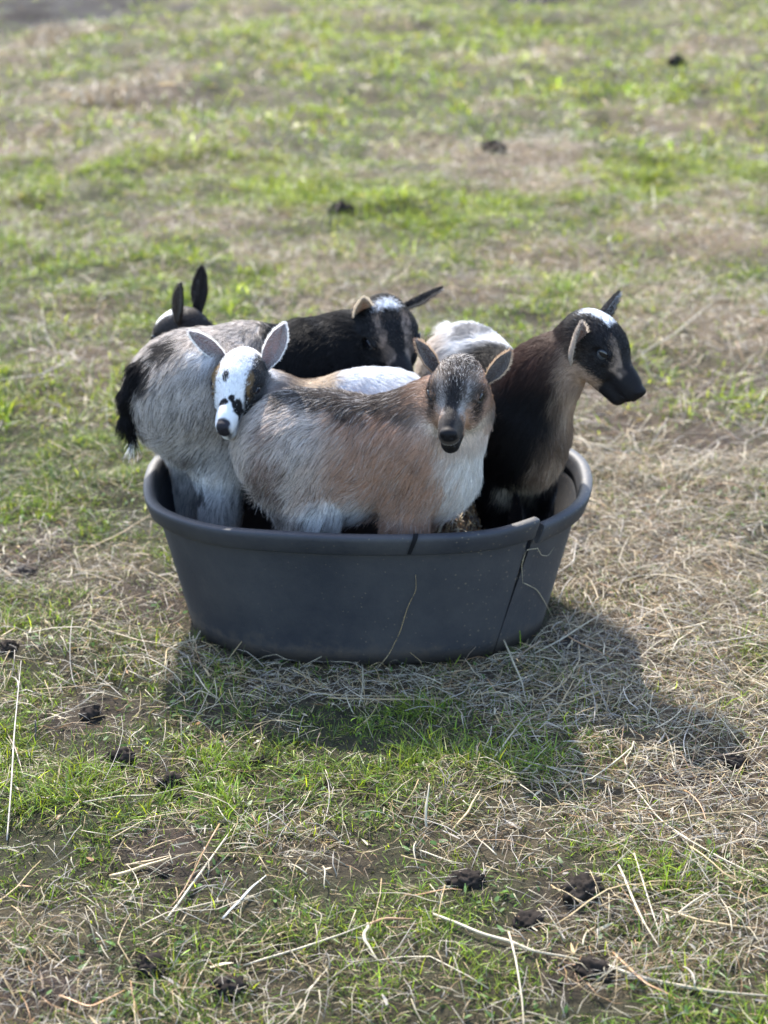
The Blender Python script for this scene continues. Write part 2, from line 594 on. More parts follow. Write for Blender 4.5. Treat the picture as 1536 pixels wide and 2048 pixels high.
def litter_points(n, y0, y1, margin, base_p, gain):
    P = frustum_xy(n, y0, y1, margin)
    dry, bare, lush = ground_masks(P)
    p = base_p + gain * dry + 0.12 * bare - 0.10 * lush
    if y0 > 0:
        p = (base_p + gain * dry) * (1 - 0.8 * bare) - 0.08 * lush
    return P[rng.random(len(P)) < p]


P = litter_points(98000, -1.35, 0.75, 0.2, 0.09, 0.66)
litter('straw_litter', 'thin dry straw and hay bits scattered over the near grass', P, (0.008, 0.075), (0.00035, 0.0009), 3, 4, 0.35, straw_cols(len(P)), bend=0.4)
P = litter_points(5000, -1.35, 0.9, 0.2, 0.05, 0.5)
litter('straw_litter', 'longer curled hay stems strewn round the tub', P, (0.04, 0.20), (0.0005, 0.0014), 4, 7, 0.22, straw_cols(len(P), (.4, .25, .2, .06, .09)), bend=0.42)
P = litter_points(60000, 0.75, 4.5, 0.4, 0.06, 0.5)
litter('straw_litter', 'dry hay patches lying on the pasture behind the tub', P, (0.02, 0.14), (0.0008, 0.0016), 3, 4, 0.45, straw_cols(len(P), (.25, .2, .25, .07, .23)) * .85)
P = litter_points(60000, 4.5, 14.0, 1.0, 0.01, 0.42)
litter('straw_litter', 'far dry grass patches on the pasture', P, (0.04, 0.16), (0.002, 0.0042), 3, 3, 0.6, straw_cols(len(P), (.15, .2, .2, .1, .35)) * .8)

# tall tan tufts of last year's grass
for px, py, hw, hh, lab in ((318, 160, 80, 26, 'largest tan tuft of dry grass at the upper left of the pasture'), (95, 82, 50, 16, 'pale tan dry grass tuft near the dark soil at the top left'),
                            (205, 205, 60, 16, 'low tan grass tuft just left of the largest tuft'), (1235, 940, 60, 34, 'low orange tan grass tuft right of the tub rim'), (590, 92, 40, 10, 'small faded grass tuft far off at the top middle')):
    c0 = on_ground(px, py)
    rx, ry = on_ground(px + hw, py)[0] - c0[0], (on_ground(px, py - hh)[1] - on_ground(px, py + hh)[1]) / 2
    far_ = min(1.0, max(0.0, (c0[1] - .2) / 4))
    N = 520 if far_ > .5 else 260
    r, a_ = np.sqrt(rng.random(N)), rng.random(N) * 6.283
    P = np.c_[c0[0] + rx * r * np.cos(a_), c0[1] + ry * r * np.sin(a_)]
    c = np.array((0.25, 0.200, 0.135)) * np.exp(rng.normal(0, .35, N))[:, None]
    L_ = (0.030 + 0.075 * far_) * (0.5 + 0.7 * rng.random(N)) * (1.2 - .6 * r)
    o = blades('dry_tuft', P, L_, (0.0016 + 0.004 * far_) * (0.7 + .6 * rng.random(N)), rng.random(N) * 6.283, 0.15 + 0.6 * rng.random(N), 0.5 * rng.random(N), c, c * 1.15, 3, M_STRAW)
    tag(o, lab, 'grass tuft', 'tan tufts of dry grass')

# small broad leaves of weeds between the blades
P = frustum_xy(3800, -1.3, 0.6, 0.2)
dry, bare, lush = ground_masks(P)
P = P[(fbm(P, 6, 2, 301) > 0.52) & ~in_tub(P, 1.02)]
N = len(P)
c = G_DARK * (1.0 + 1.2 * rng.random(N))[:, None] + np.array((0.02, 0.03, 0.0))
tag(blades('weed_leaves', P, 0.006 + 0.007 * rng.random(N), 0.003 + 0.004 * rng.random(N), rng.random(N) * 6.28, 0.9 + 0.5 * rng.random(N), rng.random(N) * 0.4, c, c * 1.2, 3, M_GRASS, 0.006),
    'tiny broad green weed leaves between the grass blades', None, None, 'stuff')
# dead leaf scraps
P = litter_points(1800, -1.35, 0.6, 0.2, 0.25, 0.5)
P = P[~in_tub(P, 1.03)]
N = len(P)
c = straw_cols(N, (.35, .1, .35, .1, .1))
tag(blades('leaf_scraps', P, 0.008 + 0.022 * rng.random(N), 0.002 + 0.003 * rng.random(N), rng.random(N) * 6.28, 1.2 + 0.35 * rng.random(N), rng.random(N) * 0.3, c, c * 1.1, 3, M_LEAF, 0.006),
    'flat scraps of dead pale leaf among the straw', None, None, 'stuff')

# ------------------------------------------------------------------ the plastic tub
TUB_H = 0.245
NE = 2.45


def tub_ab(z):
    f = z / TUB_H
    return 0.303 + 0.058 * f, 0.228 + 0.042 * f


def tub_ring(t, z, off=0.0):
    a, b = tub_ab(z)
    c, s = np.cos(t), np.sin(t)
    e = 2 / NE
    x, y = np.sign(c) * np.abs(c) ** e, np.sign(s) * np.abs(s) ** e
    p = np.c_[a * x, b * y]
    nrm = unit(np.c_[np.sign(x) * np.abs(x) ** (NE - 1) / a, np.sign(y) * np.abs(y) ** (NE - 1) / b])
    return p + nrm * off, nrm


def ang_of_x(xr):
    return -math.acos(min(1, xr ** (NE / 2)))


T_CRACK = ang_of_x(0.268 / 0.361)


def seam(z):
    """half angle of the open split at height z, and the slant of the split"""
    f = np.clip((z - 0.055) / 0.19, 0, 1)
    return 0.0032 + 0.021 * f ** 1.2, -0.10 * (1 - z / TUB_H)


def tub_loft(profile, nt, closed_profile=True):
    """profile: list of (offset, z). swept from the split round to the split"""
    u = np.linspace(0, 1, nt)
    rings = []
    for off, z in profile:
        g, sl = seam(z)
        t = T_CRACK + sl + g + u * (2 * math.pi - 2 * g)
        f = np.clip((z - 0.04) / 0.2, 0, 1)
        start = np.exp(-((u * 2 * math.pi) / 0.22) ** 2) * f           # the right hand lip, sprung inwards
        end = np.exp(-(((1 - u) * 2 * math.pi) / 0.22) ** 2) * f       # the front lip, sprung outwards and up
        p, n = tub_ring(t, z, 0)
        wav = 0.0018 * np.sin(t * 5 + 1) * (z / TUB_H) + 0.0012 * np.sin(t * 11)
        p = p + n * (off + wav - 0.003 * start + 0.002 * end)[:, None]
        zz = z + 0.009 * end * (z / TUB_H) - 0.006 * start + 0.0022 * np.sin(t * 3 + 0.7) * (z / TUB_H)
        rings.append(np.c_[p, zz])
    Vg = np.stack(rings, 1)
    K = len(profile)
    ii = np.arange(nt * K).reshape(nt, K)
    q = []
    for k in range(K if closed_profile else K - 1):
        k2 = (k + 1) % K
        q.append(np.stack((ii[:-1, k], ii[1:, k], ii[1:, k2], ii[:-1, k2]), -1))
    return Vg.reshape(-1, 3), np.concatenate(q), ii


def tub_mat(name, rim):
    m, n, out = new_mat(name)
    p = n.nodes.new('ShaderNodeBsdfPrincipled')
    n.links.new(p.outputs[0], out.inputs['Surface'])
    tc = n.nodes.new('ShaderNodeTexCoord')
    t = n.nodes.new('ShaderNodeTexNoise')
    t.inputs['Scale'].default_value = 9
    t.inputs['Detail'].default_value = 7
    n.links.new(tc.outputs['Object'], t.inputs['Vector'])
    ramp = n.nodes.new('ShaderNodeValToRGB')
    ramp.color_ramp.elements[0].position = 0.35
    ramp.color_ramp.elements[0].color = (0.0092, 0.0112, 0.0180, 1)
    ramp.color_ramp.elements[1].position = 0.72
    ramp.color_ramp.elements[1].color = (0.0140, 0.0160, 0.0228, 1)
    n.links.new(t.outputs['Fac'], ramp.inputs['Fac'])
    # dry mud dust and specks of feed that stick to the plastic, thickest at the right of the front
    v = n.nodes.new('ShaderNodeTexVoronoi')
    v.inputs['Scale'].default_value = 95
    n.links.new(tc.outputs['Object'], v.inputs['Vector'])
    lt = n.nodes.new('ShaderNodeMath')
    lt.operation = 'LESS_THAN'
    n.links.new(v.outputs['Distance'], lt.inputs[0])
    sep = n.nodes.new('ShaderNodeSeparateXYZ')
    n.links.new(tc.outputs['Object'], sep.inputs[0])
    t2 = n.nodes.new('ShaderNodeTexNoise')
    t2.inputs['Scale'].default_value = 14
    n.links.new(tc.outputs['Object'], t2.inputs['Vector'])
    mr = n.nodes.new('ShaderNodeMapRange')
    mr.inputs['From Min'].default_value = -0.30
    mr.inputs['From Max'].default_value = 0.22
    mr.inputs['To Min'].default_value = 0.05
    mr.inputs['To Max'].default_value = 0.30
    n.links.new(sep.outputs['X'], mr.inputs['Value'])
    mu = n.nodes.new('ShaderNodeMath')
    mu.operation = 'MULTIPLY'
    n.links.new(mr.outputs[0], mu.inputs[0])
    n.links.new(t2.outputs['Fac'], mu.inputs[1])
    n.links.new(mu.outputs[0], lt.inputs[1])
    mx = n.nodes.new('ShaderNodeMix')
    mx.data_type = 'RGBA'
    n.links.new(lt.outputs[0], mx.inputs['Factor'])
    n.links.new(ramp.outputs['Color'], mx.inputs['A'])
    mx.inputs['B'].default_value = (0.085, 0.068, 0.05, 1)
    # film of dust
    t3 = n.nodes.new('ShaderNodeTexNoise')
    t3.inputs['Scale'].default_value = 3.2
    t3.inputs['Detail'].default_value = 8
    t3.inputs['Roughness'].default_value = 0.7
    n.links.new(tc.outputs['Object'], t3.inputs['Vector'])
    mr3 = n.nodes.new('ShaderNodeMapRange')
    mr3.inputs['From Min'].default_value = 0.42
    mr3.inputs['From Max'].default_value = 0.75
    mr3.inputs['To Min'].default_value = 0.0
    mr3.inputs['To Max'].default_value = 0.5
    n.links.new(t3.outputs['Fac'], mr3.inputs['Value'])
    mx3 = n.nodes.new('ShaderNodeMix')
    mx3.data_type = 'RGBA'
    n.links.new(mr3.outputs[0], mx3.inputs['Factor'])
    n.links.new(mx.outputs['Result'], mx3.inputs['A'])
    mx3.inputs['B'].default_value = (0.075, 0.070, 0.066, 1)
    # dried mud splashed round the foot of the wall
    mz = n.nodes.new('ShaderNodeMapRange')
    mz.inputs['From Min'].default_value = 0.11
    mz.inputs['From Max'].default_value = 0.0
    mz.inputs['To Min'].default_value = -0.35
    mz.inputs['To Max'].default_value = 0.25
    n.links.new(sep.outputs['Z'], mz.inputs['Value'])
    t5 = n.nodes.new('ShaderNodeTexNoise')
    t5.inputs['Scale'].default_value = 26
    t5.inputs['Detail'].default_value = 9
    t5.inputs['Roughness'].default_value = 0.75
    n.links.new(tc.outputs['Object'], t5.inputs['Vector'])
    ad = n.nodes.new('ShaderNodeMath')
    n.links.new(mz.outputs[0], ad.inputs[0])
    n.links.new(t5.outputs['Fac'], ad.inputs[1])
    ms = n.nodes.new('ShaderNodeMapRange')
    ms.inputs['From Min'].default_value = 0.50
    ms.inputs['From Max'].default_value = 0.72
    ms.inputs['To Max'].default_value = 0.75
    n.links.new(ad.outputs[0], ms.inputs['Value'])
    mx4 = n.nodes.new('ShaderNodeMix')
    mx4.data_type = 'RGBA'
    n.links.new(ms.outputs[0], mx4.inputs['Factor'])
    n.links.new(mx3.outputs['Result'], mx4.inputs['A'])
    mx4.inputs['B'].default_value = (0.055, 0.043, 0.034, 1)
    n.links.new(mx4.outputs['Result'], p.inputs['Base Color'])
    rr = n.nodes.new('ShaderNodeMapRange')
    rr.inputs['To Min'].default_value = 0.55 if rim else 0.62
    rr.inputs['To Max'].default_value = 0.75
    n.links.new(t3.outputs['Fac'], rr.inputs['Value'])
    n.links.new(rr.outputs[0], p.inputs['Roughness'])
    t4 = n.nodes.new('ShaderNodeTexNoise')
    t4.inputs['Scale'].default_value = 160
    t4.inputs['Detail'].default_value = 4
    n.links.new(tc.outputs['Object'], t4.inputs['Vector'])
    b = n.nodes.new('ShaderNodeBump')
    b.inputs['Strength'].default_value = 0.22
    b.inputs['Distance'].default_value = 0.002
    n.links.new(t4.outputs['Fac'], b.inputs['Height'])
    n.links.new(b.outputs[0], p.inputs['Normal'])
    return m


M_TUB, M_RIM = tub_mat('tub_plastic', False), tub_mat('tub_rim_plastic', True)
M_MARK = principled('black_mark', (0.0065, 0.0065, 0.0075), 0.8, spec=.1)

tub = empty('feed_tub', (0, 0, 0))
tag(tub, 'large dark grey plastic feed tub with split rim, goat kids standing in it', 'tub')
prof = [(-0.004, 0.004)] + [(0.0, z) for z in (0.004, 0.03, 0.06, 0.09, 0.12, 0.15, 0.18, 0.205, 0.232)] + [(-0.004, z) for z in (0.232, 0.205, 0.18, 0.15, 0.12, 0.09, 0.06, 0.03)]
V, q, ii = tub_loft(prof, 260)
mesh_obj('wall', V, [q, ], M_TUB, tub)
rp = [(0.001, 0.2150), (0.0085, 0.2130), (0.0115, 0.2138), (0.0135, 0.2165), (0.0152, 0.238), (0.0146, 0.2440), (0.0122, 0.2466), (0.004, 0.2474), (-0.001, 0.2468), (-0.0040, 0.2440), (-0.0050, 0.237), (-0.0048, 0.226), (-0.0046, 0.2150)]
V, q, ii = tub_loft(rp, 260)
rim = mesh_obj('rim', V, [q], M_RIM, tub)
bm = bmesh.new()
bm.from_mesh(rim.data)
bm.verts.ensure_lookup_table()
bm.faces.new([bm.verts[i] for i in ii[0]])
bm.faces.new([bm.verts[i] for i in ii[-1][::-1]])
bmesh.ops.recalc_face_normals(bm, faces=bm.faces)
bm.to_mesh(rim.data)
bm.free()
# floor
t = np.linspace(0, 2 * math.pi, 120, endpoint=False)
p0, _ = tub_ring(t, 0.006, -0.005)
V = np.concatenate([[[0, 0, 0.006]], np.c_[p0 * 0.5, np.full(120, 0.006)], np.c_[p0, np.full(120, 0.006)]])
i = np.arange(120)
j = (i + 1) % 120
mesh_obj('floor', V, [np.stack((np.zeros(120, int), 1 + i, 1 + j), -1), np.stack((1 + i, 121 + i, 121 + j, 1 + j), -1)], M_TUB, tub)
# the dark slanting nick across the rim in front
uu = np.array([0.0, 1.0])
tm = ang_of_x(0.0)
xm0, xm1 = at(832, 1072, -0.285)[0], at(818, 1102, -0.285)[0]
rows = []
for off, z in [(0.0030, 0.2492), (0.0120, 0.2486), (0.0162, 0.2448), (0.0170, 0.237), (0.0152, 0.217)]:
    f = (0.249 - z) / 0.033
    xc = xm0 + (xm1 - xm0) * f
    pts = []
    for dx in (-0.0042 + 0.001 * f, 0.0036 - 0.001 * f):
        tt = -math.acos(abs((xc + dx) / 0.375) ** (NE / 2))
        p, n = tub_ring(np.array([tt]), z, off)
        wav = 0.0018 * np.sin(tt * 5 + 1) * (z / TUB_H) + 0.0012 * np.sin(tt * 11)
        p = p + n * wav
        pts.append((xc + dx, p[0, 1], z + 0.0022 * math.sin(tt * 3 + 0.7) * (z / TUB_H)))
    rows.append(pts)
V = np.array(rows).reshape(-1, 3)
F = np.array([[2 * k, 2 * k + 1, 2 * k + 3, 2 * k + 2] for k in range(len(rows) - 1)])
mesh_obj('rim_nick', V, [F], M_MARK, tub)


# feed and bedding inside the tub: a heap against the right of the tub
def heap(P):
    r = np.sqrt(((P[:, 0] - 0.16) / 0.16) ** 2 + ((P[:, 1] - 0.02) / 0.17) ** 2)
    return 0.012 + 0.155 * (1 - sstep(0.0, 1.0, r)) + 0.01 * fbm(P, 30, 2, 5)


hx, hy = np.meshgrid(np.linspace(-0.25, 0.30, 60), np.linspace(-0.19, 0.19, 44), indexing='ij')
HP = np.c_[hx.ravel(), hy.ravel()]
ins = (np.abs(HP[:, 0]) / 0.300) ** 2.45 + (np.abs(HP[:, 1]) / 0.222) ** 2.45 < 0.96
ii = np.arange(len(HP)).reshape(hx.shape)
q = np.stack((ii[:-1, :-1], ii[1:, :-1], ii[1:, 1:], ii[:-1, 1:]), -1).reshape(-1, 4)
q = q[ins[q].all(1)]
bed = mesh_obj('bedding', np.c_[HP, heap(HP)], [q], M_STRAW, cols=np.tile(S_BROWN * 0.9, (len(HP), 1)))
tag(bed, 'layer of chopped bedding on the floor of the tub', None, None, 'stuff')
N = 7000
P = np.c_[rng.uniform(-0.25, 0.29, N), rng.uniform(-0.18, 0.18, N)]
P = P[(np.abs(P[:, 0]) / 0.285) ** 2.45 + (np.abs(P[:, 1]) / 0.20) ** 2.45 < 1]
litter('chopped_feed', 'heap of pale chopped straw and grain inside the tub', P, (0.006, 0.032), (0.0008, 0.0022), 3, 3, 0.6, straw_cols(len(P), (.45, .3, .1, .1, .05)), clear=False, base=heap, zoff=0.003)

# ------------------------------------------------------------------ goats: a smooth union of limbs, meshed as one skin
class Shape:
    def __init__(self):
        self.p = []

    def cap(self, a, b, ra, rb, k=0.03, tag='torso', sq=None, op=1):
        self.p.append(dict(t='cap', a=np.asarray(a, float), b=np.asarray(b, float), ra=ra, rb=rb, k=k, tag=tag, sq=sq, op=op))

    def ell(self, c, M, r, k=0.02, tag='head', op=1):
        self.p.append(dict(t='ell', a=np.asarray(c, float), b=np.asarray(c, float), M=np.asarray(M, float), r=np.asarray(r, float), ra=max(r), rb=max(r), k=k, tag=tag, sq=None, op=op))

    @staticmethod
    def one(p, P):
        if p['t'] == 'ell':
            q = (P - p['a']) @ p['M']
            k0 = np.sqrt(((q / p['r']) ** 2).sum(-1))
            k1 = np.sqrt(((q / p['r'] ** 2) ** 2).sum(-1)) + 1e-9
            return k0 * (k0 - 1) / k1
        a, b = p['a'], p['b']
        q = P - a
        ba = b - a
        if p['sq'] is not None:
            wv, s = p['sq']
            q = q + ((1 / s - 1) * (q @ wv))[..., None] * wv
            ba = ba + (1 / s - 1) * (ba @ wv) * wv
        L2 = ba @ ba
        t = np.clip((q @ ba) / L2, 0, 1) if L2 > 1e-12 else np.zeros(q.shape[:-1])
        return np.sqrt(((q - t[..., None] * ba) ** 2).sum(-1)) - (p['ra'] + (p['rb'] - p['ra']) * t)

    def box(self, p, m):
        r = max(p['ra'], p['rb']) + m
        return np.minimum(p['a'], p['b']) - r, np.maximum(p['a'], p['b']) + r

    @staticmethod
    def mix(D, d, k, op):
        if op > 0:
            h = np.maximum(k - np.abs(D - d), 0) / k
            return np.minimum(D, d) - h * h * k * 0.25
        d = -d
        h = np.maximum(k - np.abs(D - d), 0) / k
        return np.maximum(D, d) + h * h * k * 0.25

    def sdf(self, P):
        D = np.full(len(P), 1.0)
        for p in self.p:
            lo, hi = self.box(p, p['k'] + 0.01)
            m = ((P > lo) & (P < hi)).all(1)
            if m.any():
                D[m] = self.mix(D[m], self.one(p, P[m]), p['k'], p['op'])
        return D

    def weights(self, P, tags, s=0.010):
        W = {t: np.full(len(P), 1.0) for t in tags}
        for p in self.p:
            if p['op'] > 0:
                W[p['tag']] = np.minimum(W[p['tag']], self.one(p, P))
        E = np.stack([np.exp(-np.clip(W[t], -0.03, 0.3) / s) for t in tags], 1)
        return E / E.sum(1, keepdims=True)

    def grad(self, P, e=0.0012):
        g = np.empty_like(P)
        for i in range(3):
            d = np.zeros(3)
            d[i] = e
            g[:, i] = (self.sdf(P + d) - self.sdf(P - d)) / (2 * e)
        return g

    def project(self, P, it=2):
        for _ in range(it):
            g = self.grad(P)
            st = self.sdf(P)[:, None] * g / ((g ** 2).sum(1, keepdims=True) + 1e-6)
            n = np.linalg.norm(st, axis=1, keepdims=True)
            P = P - st * np.minimum(1, 0.004 / (n + 1e-9))
        return P

    def mesh(self, h):
        lo = np.min([self.box(p, 0.012)[0] for p in self.p if p['op'] > 0], 0)
        hi = np.max([self.box(p, 0.012)[1] for p in self.p if p['op'] > 0], 0)
        n = np.ceil((hi - lo) / h).astype(int) + 1
        D = np.full(n, 1.0, np.float32)
        ax = [lo[i] + h * np.arange(n[i]) for i in range(3)]
        for p in self.p:
            b0, b1 = self.box(p, p['k'] + 0.012)
            s = [slice(max(0, int((b0[i] - lo[i]) / h)), min(n[i], int((b1[i] - lo[i]) / h) + 2)) for i in range(3)]
            g = np.stack(np.meshgrid(*[ax[i][s[i]] for i in range(3)], indexing='ij'), -1)
            D[tuple(s)] = self.mix(D[tuple(s)], self.one(p, g), p['k'], p['op'])
        I = D < 0
        act = np.zeros(n - 1, bool)
        allin = np.ones(n - 1, bool)
        C = [(a, b, c) for a in (0, 1) for b in (0, 1) for c in (0, 1)]
        for a, b, c in C:
            s = I[a:n[0] - 1 + a, b:n[1] - 1 + b, c:n[2] - 1 + c]
            act |= s
            allin &= s
        act &= ~allin
        co = np.argwhere(act)
        idx = -np.ones(n - 1, np.int64)
        idx[tuple(co.T)] = np.arange(len(co))
        S = np.zeros((len(co), 3))
        cnt = np.zeros(len(co))
        for c0 in C:
            for axn in range(3):
                if c0[axn] == 0:
                    c1 = list(c0)
                    c1[axn] = 1
                    d0 = D[tuple((co + c0).T)]
                    d1 = D[tuple((co + c1).T)]
                    m = (d0 < 0) != (d1 < 0)
                    t = np.where(m, d0 / np.where(m, d0 - d1, 1), 0)
                    S += m[:, None] * (np.array(c0) + t[:, None] * (np.array(c1) - np.array(c0)))
                    cnt += m
        V = lo + h * (co + S / cnt[:, None])
        F = []
        for axn in range(3):
            e = [0, 0, 0]
            e[axn] = 1
            u, v = (axn + 1) % 3, (axn + 2) % 3
            s0 = tuple(slice(1, n[i] - 1) for i in range(3))
            s1 = tuple(slice(1 + e[i], n[i] - 1 + e[i]) for i in range(3))
            ch = np.argwhere(I[s0] != I[s1]) + 1
            ch = ch[(ch < n - 1).all(1)]
            du, dv = np.zeros(3, int), np.zeros(3, int)
            du[u] = 1
            dv[v] = 1
            q = np.stack([idx[tuple((ch - du - dv).T)], idx[tuple((ch - dv).T)], idx[tuple(ch.T)], idx[tuple((ch - du).T)]], 1)
            ok = (q >= 0).all(1)
            inside = I[tuple(ch.T)]
            q[~inside] = q[~inside][:, ::-1]
            F.append(q[ok])
        return V, np.concatenate(F)


TAGS = ['torso', 'neck', 'leg', 'head', 'tail', 'bib']


def ear_mesh(root, axis_, opening, L, W, cup, bend, col_out, col_in, tip_col=None, roll=0.0):
    """leaf shaped ear: a cupped sheet with thickness. opening: direction the hollow faces."""
    A = unit(axis_)
    O = unit(np.asarray(opening, float) - A * (np.asarray(opening, float) @ A))
    Sd = np.cross(A, O)
    nu, nv = 16, 11
    u = np.linspace(0, 1, nu)
    v = np.linspace(-1, 1, nv)
    prof = np.interp(u, [0, .12, .3, .5, .7, .86, .95, 1], [.55, .72, .95, 1.0, .86, .56, .32, .05]) * (1 + rng.normal(0, .025, nu))
    cu = cup * np.interp(u, [0, .3, 1], [1.5, 1.0, .55])
    G = np.zeros((nu, nv, 3))
    for i in range(nu):
        ang = v * cu[i]
        Rr = W * prof[i] / max(cu[i], 0.05)
        x = Rr * np.sin(ang) * np.where(v > 0, 1.12, .90)
        zc = Rr * (1 - np.cos(ang)) + .0012 * np.sin(v * 7 + u[i] * 5)
        base = root + A * (L * u[i]) + O * (bend * L * u[i] ** 2)
        G[i] = base + Sd * x[:, None] + O * zc[:, None]
    N = unit(np.cross(np.gradient(G, axis=0), np.gradient(G, axis=1)))
    if (N[nu // 2, nv // 2] @ O) < 0:
        N = -N
    th = 0.0016 * (1 - 0.6 * np.abs(v) ** 3)[None, :, None]
    inner, outer = G + N * th, G - N * th
    V = np.concatenate((inner.reshape(-1, 3), outer.reshape(-1, 3)))
    ii = np.arange(nu * nv).reshape(nu, nv)
    jj = ii + nu * nv
    F = [np.stack((ii[:-1, :-1], ii[:-1, 1:], ii[1:, 1:], ii[1:, :-1]), -1).reshape(-1, 4),
         np.stack((jj[:-1, :-1], jj[1:, :-1], jj[1:, 1:], jj[:-1, 1:]), -1).reshape(-1, 4)]
    for e0, e1 in ((ii[:, 0], jj[:, 0]), (jj[:, -1], ii[:, -1]), (ii[-1, :], jj[-1, :]), (jj[0, :], ii[0, :])):
        F.append(np.stack((e0[:-1], e1[:-1], e1[1:], e0[1:]), -1)[:, ::-1])
    C = np.concatenate((np.tile(col_in, (nu * nv, 1)), np.tile(col_out, (nu * nv, 1)))).astype(float)
    if tip_col is not None:
        uu = np.repeat(u, nv)
        k = sstep(0.45, 0.8, uu)[:, None]
        C[nu * nv:] = C[nu * nv:] * (1 - k) + np.asarray(tip_col) * k
    return V, F, C, dict(inner=inner, outer=outer, N=N, A=A, O=O, Sd=Sd, u=u, v=v)


def ear_hairs(e, n_out, n_edge, n_in, c_out, c_in, c_edge, tip_col=None):
    """roots, directions, lengths, colours of the short hairs on an ear"""
    R0, Dn, Ln, Cc = [], [], [], []
    nu, nv = e['inner'].shape[:2]

    def pick(grid, n, umin=0.0):
        i = umin * (nu - 1.01) + rng.random(n) * (1 - umin) * (nu - 1.01)
        j = rng.random(n) * (nv - 1.01)
        a, b = i.astype(int), j.astype(int)
        f, g = (i - a)[:, None], (j - b)[:, None]
        P = grid[a, b] * (1 - f) * (1 - g) + grid[a + 1, b] * f * (1 - g) + grid[a, b + 1] * (1 - f) * g + grid[a + 1, b + 1] * f * g
        return P, e['N'][a, b], i / (nu - 1), j / (nv - 1) * 2 - 1
    P, N, u, v = pick(e['outer'], n_out)
    c = np.tile(c_out, (n_out, 1)).astype(float)
    if tip_col is not None:
        k = sstep(0.45, 0.8, u)[:, None]
        c = c * (1 - k) + np.asarray(tip_col) * k
    R0.append(P); Dn.append(e['A'] * 1.0 - N * 0.30 + rng.normal(0, .12, P.shape)); Ln.append(0.004 + 0.003 * rng.random(n_out)); Cc.append(c)
    P, N, u, v = pick(e['inner'], n_in)
    R0.append(P); Dn.append(e['A'] * 0.7 + N * 0.5 - e['Sd'] * v[:, None] * 0.7 + rng.normal(0, .2, P.shape)); Ln.append(0.003 + 0.006 * rng.random(n_in) * (np.abs(v) > .3)); Cc.append(np.tile(c_in, (n_in, 1)).astype(float))
    i = rng.random(n_edge) * (nu - 1.01)
    a = i.astype(int)
    f = (i - a)[:, None]
    sgn = np.where(rng.random(n_edge) < .5, 0, nv - 1)
    P = e['inner'][a, sgn] * (1 - f) + e['inner'][a + 1, sgn] * f
    sd = np.where(sgn == 0, -1, 1)[:, None]
    R0.append(P); Dn.append(e['A'] * 0.8 + e['Sd'] * sd * 0.5 + e['O'] * 0.3 + rng.normal(0, .2, P.shape)); Ln.append(0.003 + 0.004 * rng.random(n_edge)); Cc.append(np.tile(c_edge, (n_edge, 1)).astype(float))
    return np.concatenate(R0), unit(np.concatenate(Dn)), np.concatenate(Ln), np.concatenate(Cc)


def hair_object(parent, roots, dirs, bends, Ls, cols, rad, clump_n=14, clump=0.5):
    """curves object from root points, start directions, bend vectors"""
    N = len(roots)
    K = 5
    s = np.linspace(0, 1, K)
    P = roots[:, None, :] + Ls[:, None, None] * (s[None, :, None] * dirs[:, None, :] + (s ** 2)[None, :, None] * bends[:, None, :])
    # clumping: strands lean to the nearest guide strand
    ng = max(1, N // clump_n)
    gi = rng.choice(N, ng, replace=False)
    kd = KDTree(ng)
    for k, g in enumerate(gi):
        kd.insert(roots[g], k)
    kd.balance()
    near = np.array([kd.find(r)[1] for r in roots])
    g = gi[near]
    dist = np.linalg.norm(roots - roots[g], axis=1)
    ok = (dist < 0.6 * Ls) & (Ls > 0.007)
    tgt = P[g] + (roots - roots[g])[:, None, :] * 0.25
    wgt = (clump * ok)[:, None, None] * (s ** 1.4)[None, :, None]
    ratio = np.clip(Ls / Ls[g], 0.5, 1.5)
    ok2 = (np.abs(ratio - 1) < 0.4)[:, None, None]
    P = P * (1 - wgt * ok2) + tgt * wgt * ok2
    hc = bpy.data.hair_curves.new('fur')
    hc.add_curves([K] * N)
    hc.attributes['position'].data.foreach_set('vector', P.astype(np.float32).ravel())
    ra = hc.attributes.get('radius') or hc.attributes.new('radius', 'FLOAT', 'POINT')
    rr = (rad[:, None] * np.interp(s, [0, .5, 1], [1, .85, .2])[None]).astype(np.float32)
    ra.data.foreach_set('value', rr.ravel())
    ca = hc.attributes.new('fur_color', 'FLOAT_COLOR', 'CURVE')
    c4 = np.ones((N, 4), np.float32)
    c4[:, :3] = np.clip(cols, 0.004, 0.95)
    ca.data.foreach_set('color', c4.ravel())
    hc.materials.append(M_FUR)
    o = bpy.data.objects.new('fur', hc)
    COL.objects.link(o)
    o.parent = parent
    tag(o, kind='stuff')
    return o


def sphere_mesh(name, r, seg, ring, mat, parent, scale=(1, 1, 1)):
    bm = bmesh.new()
    bmesh.ops.create_uvsphere(bm, u_segments=seg, v_segments=ring, radius=r)
    bmesh.ops.scale(bm, vec=scale, verts=bm.verts)
    for f in bm.faces:
        f.smooth = True
    me = bpy.data.meshes.new(name)
    bm.to_mesh(me)
    bm.free()
    me.materials.append(mat)
    o = bpy.data.objects.new(name, me)
    COL.objects.link(o)
    o.parent = parent
    return o


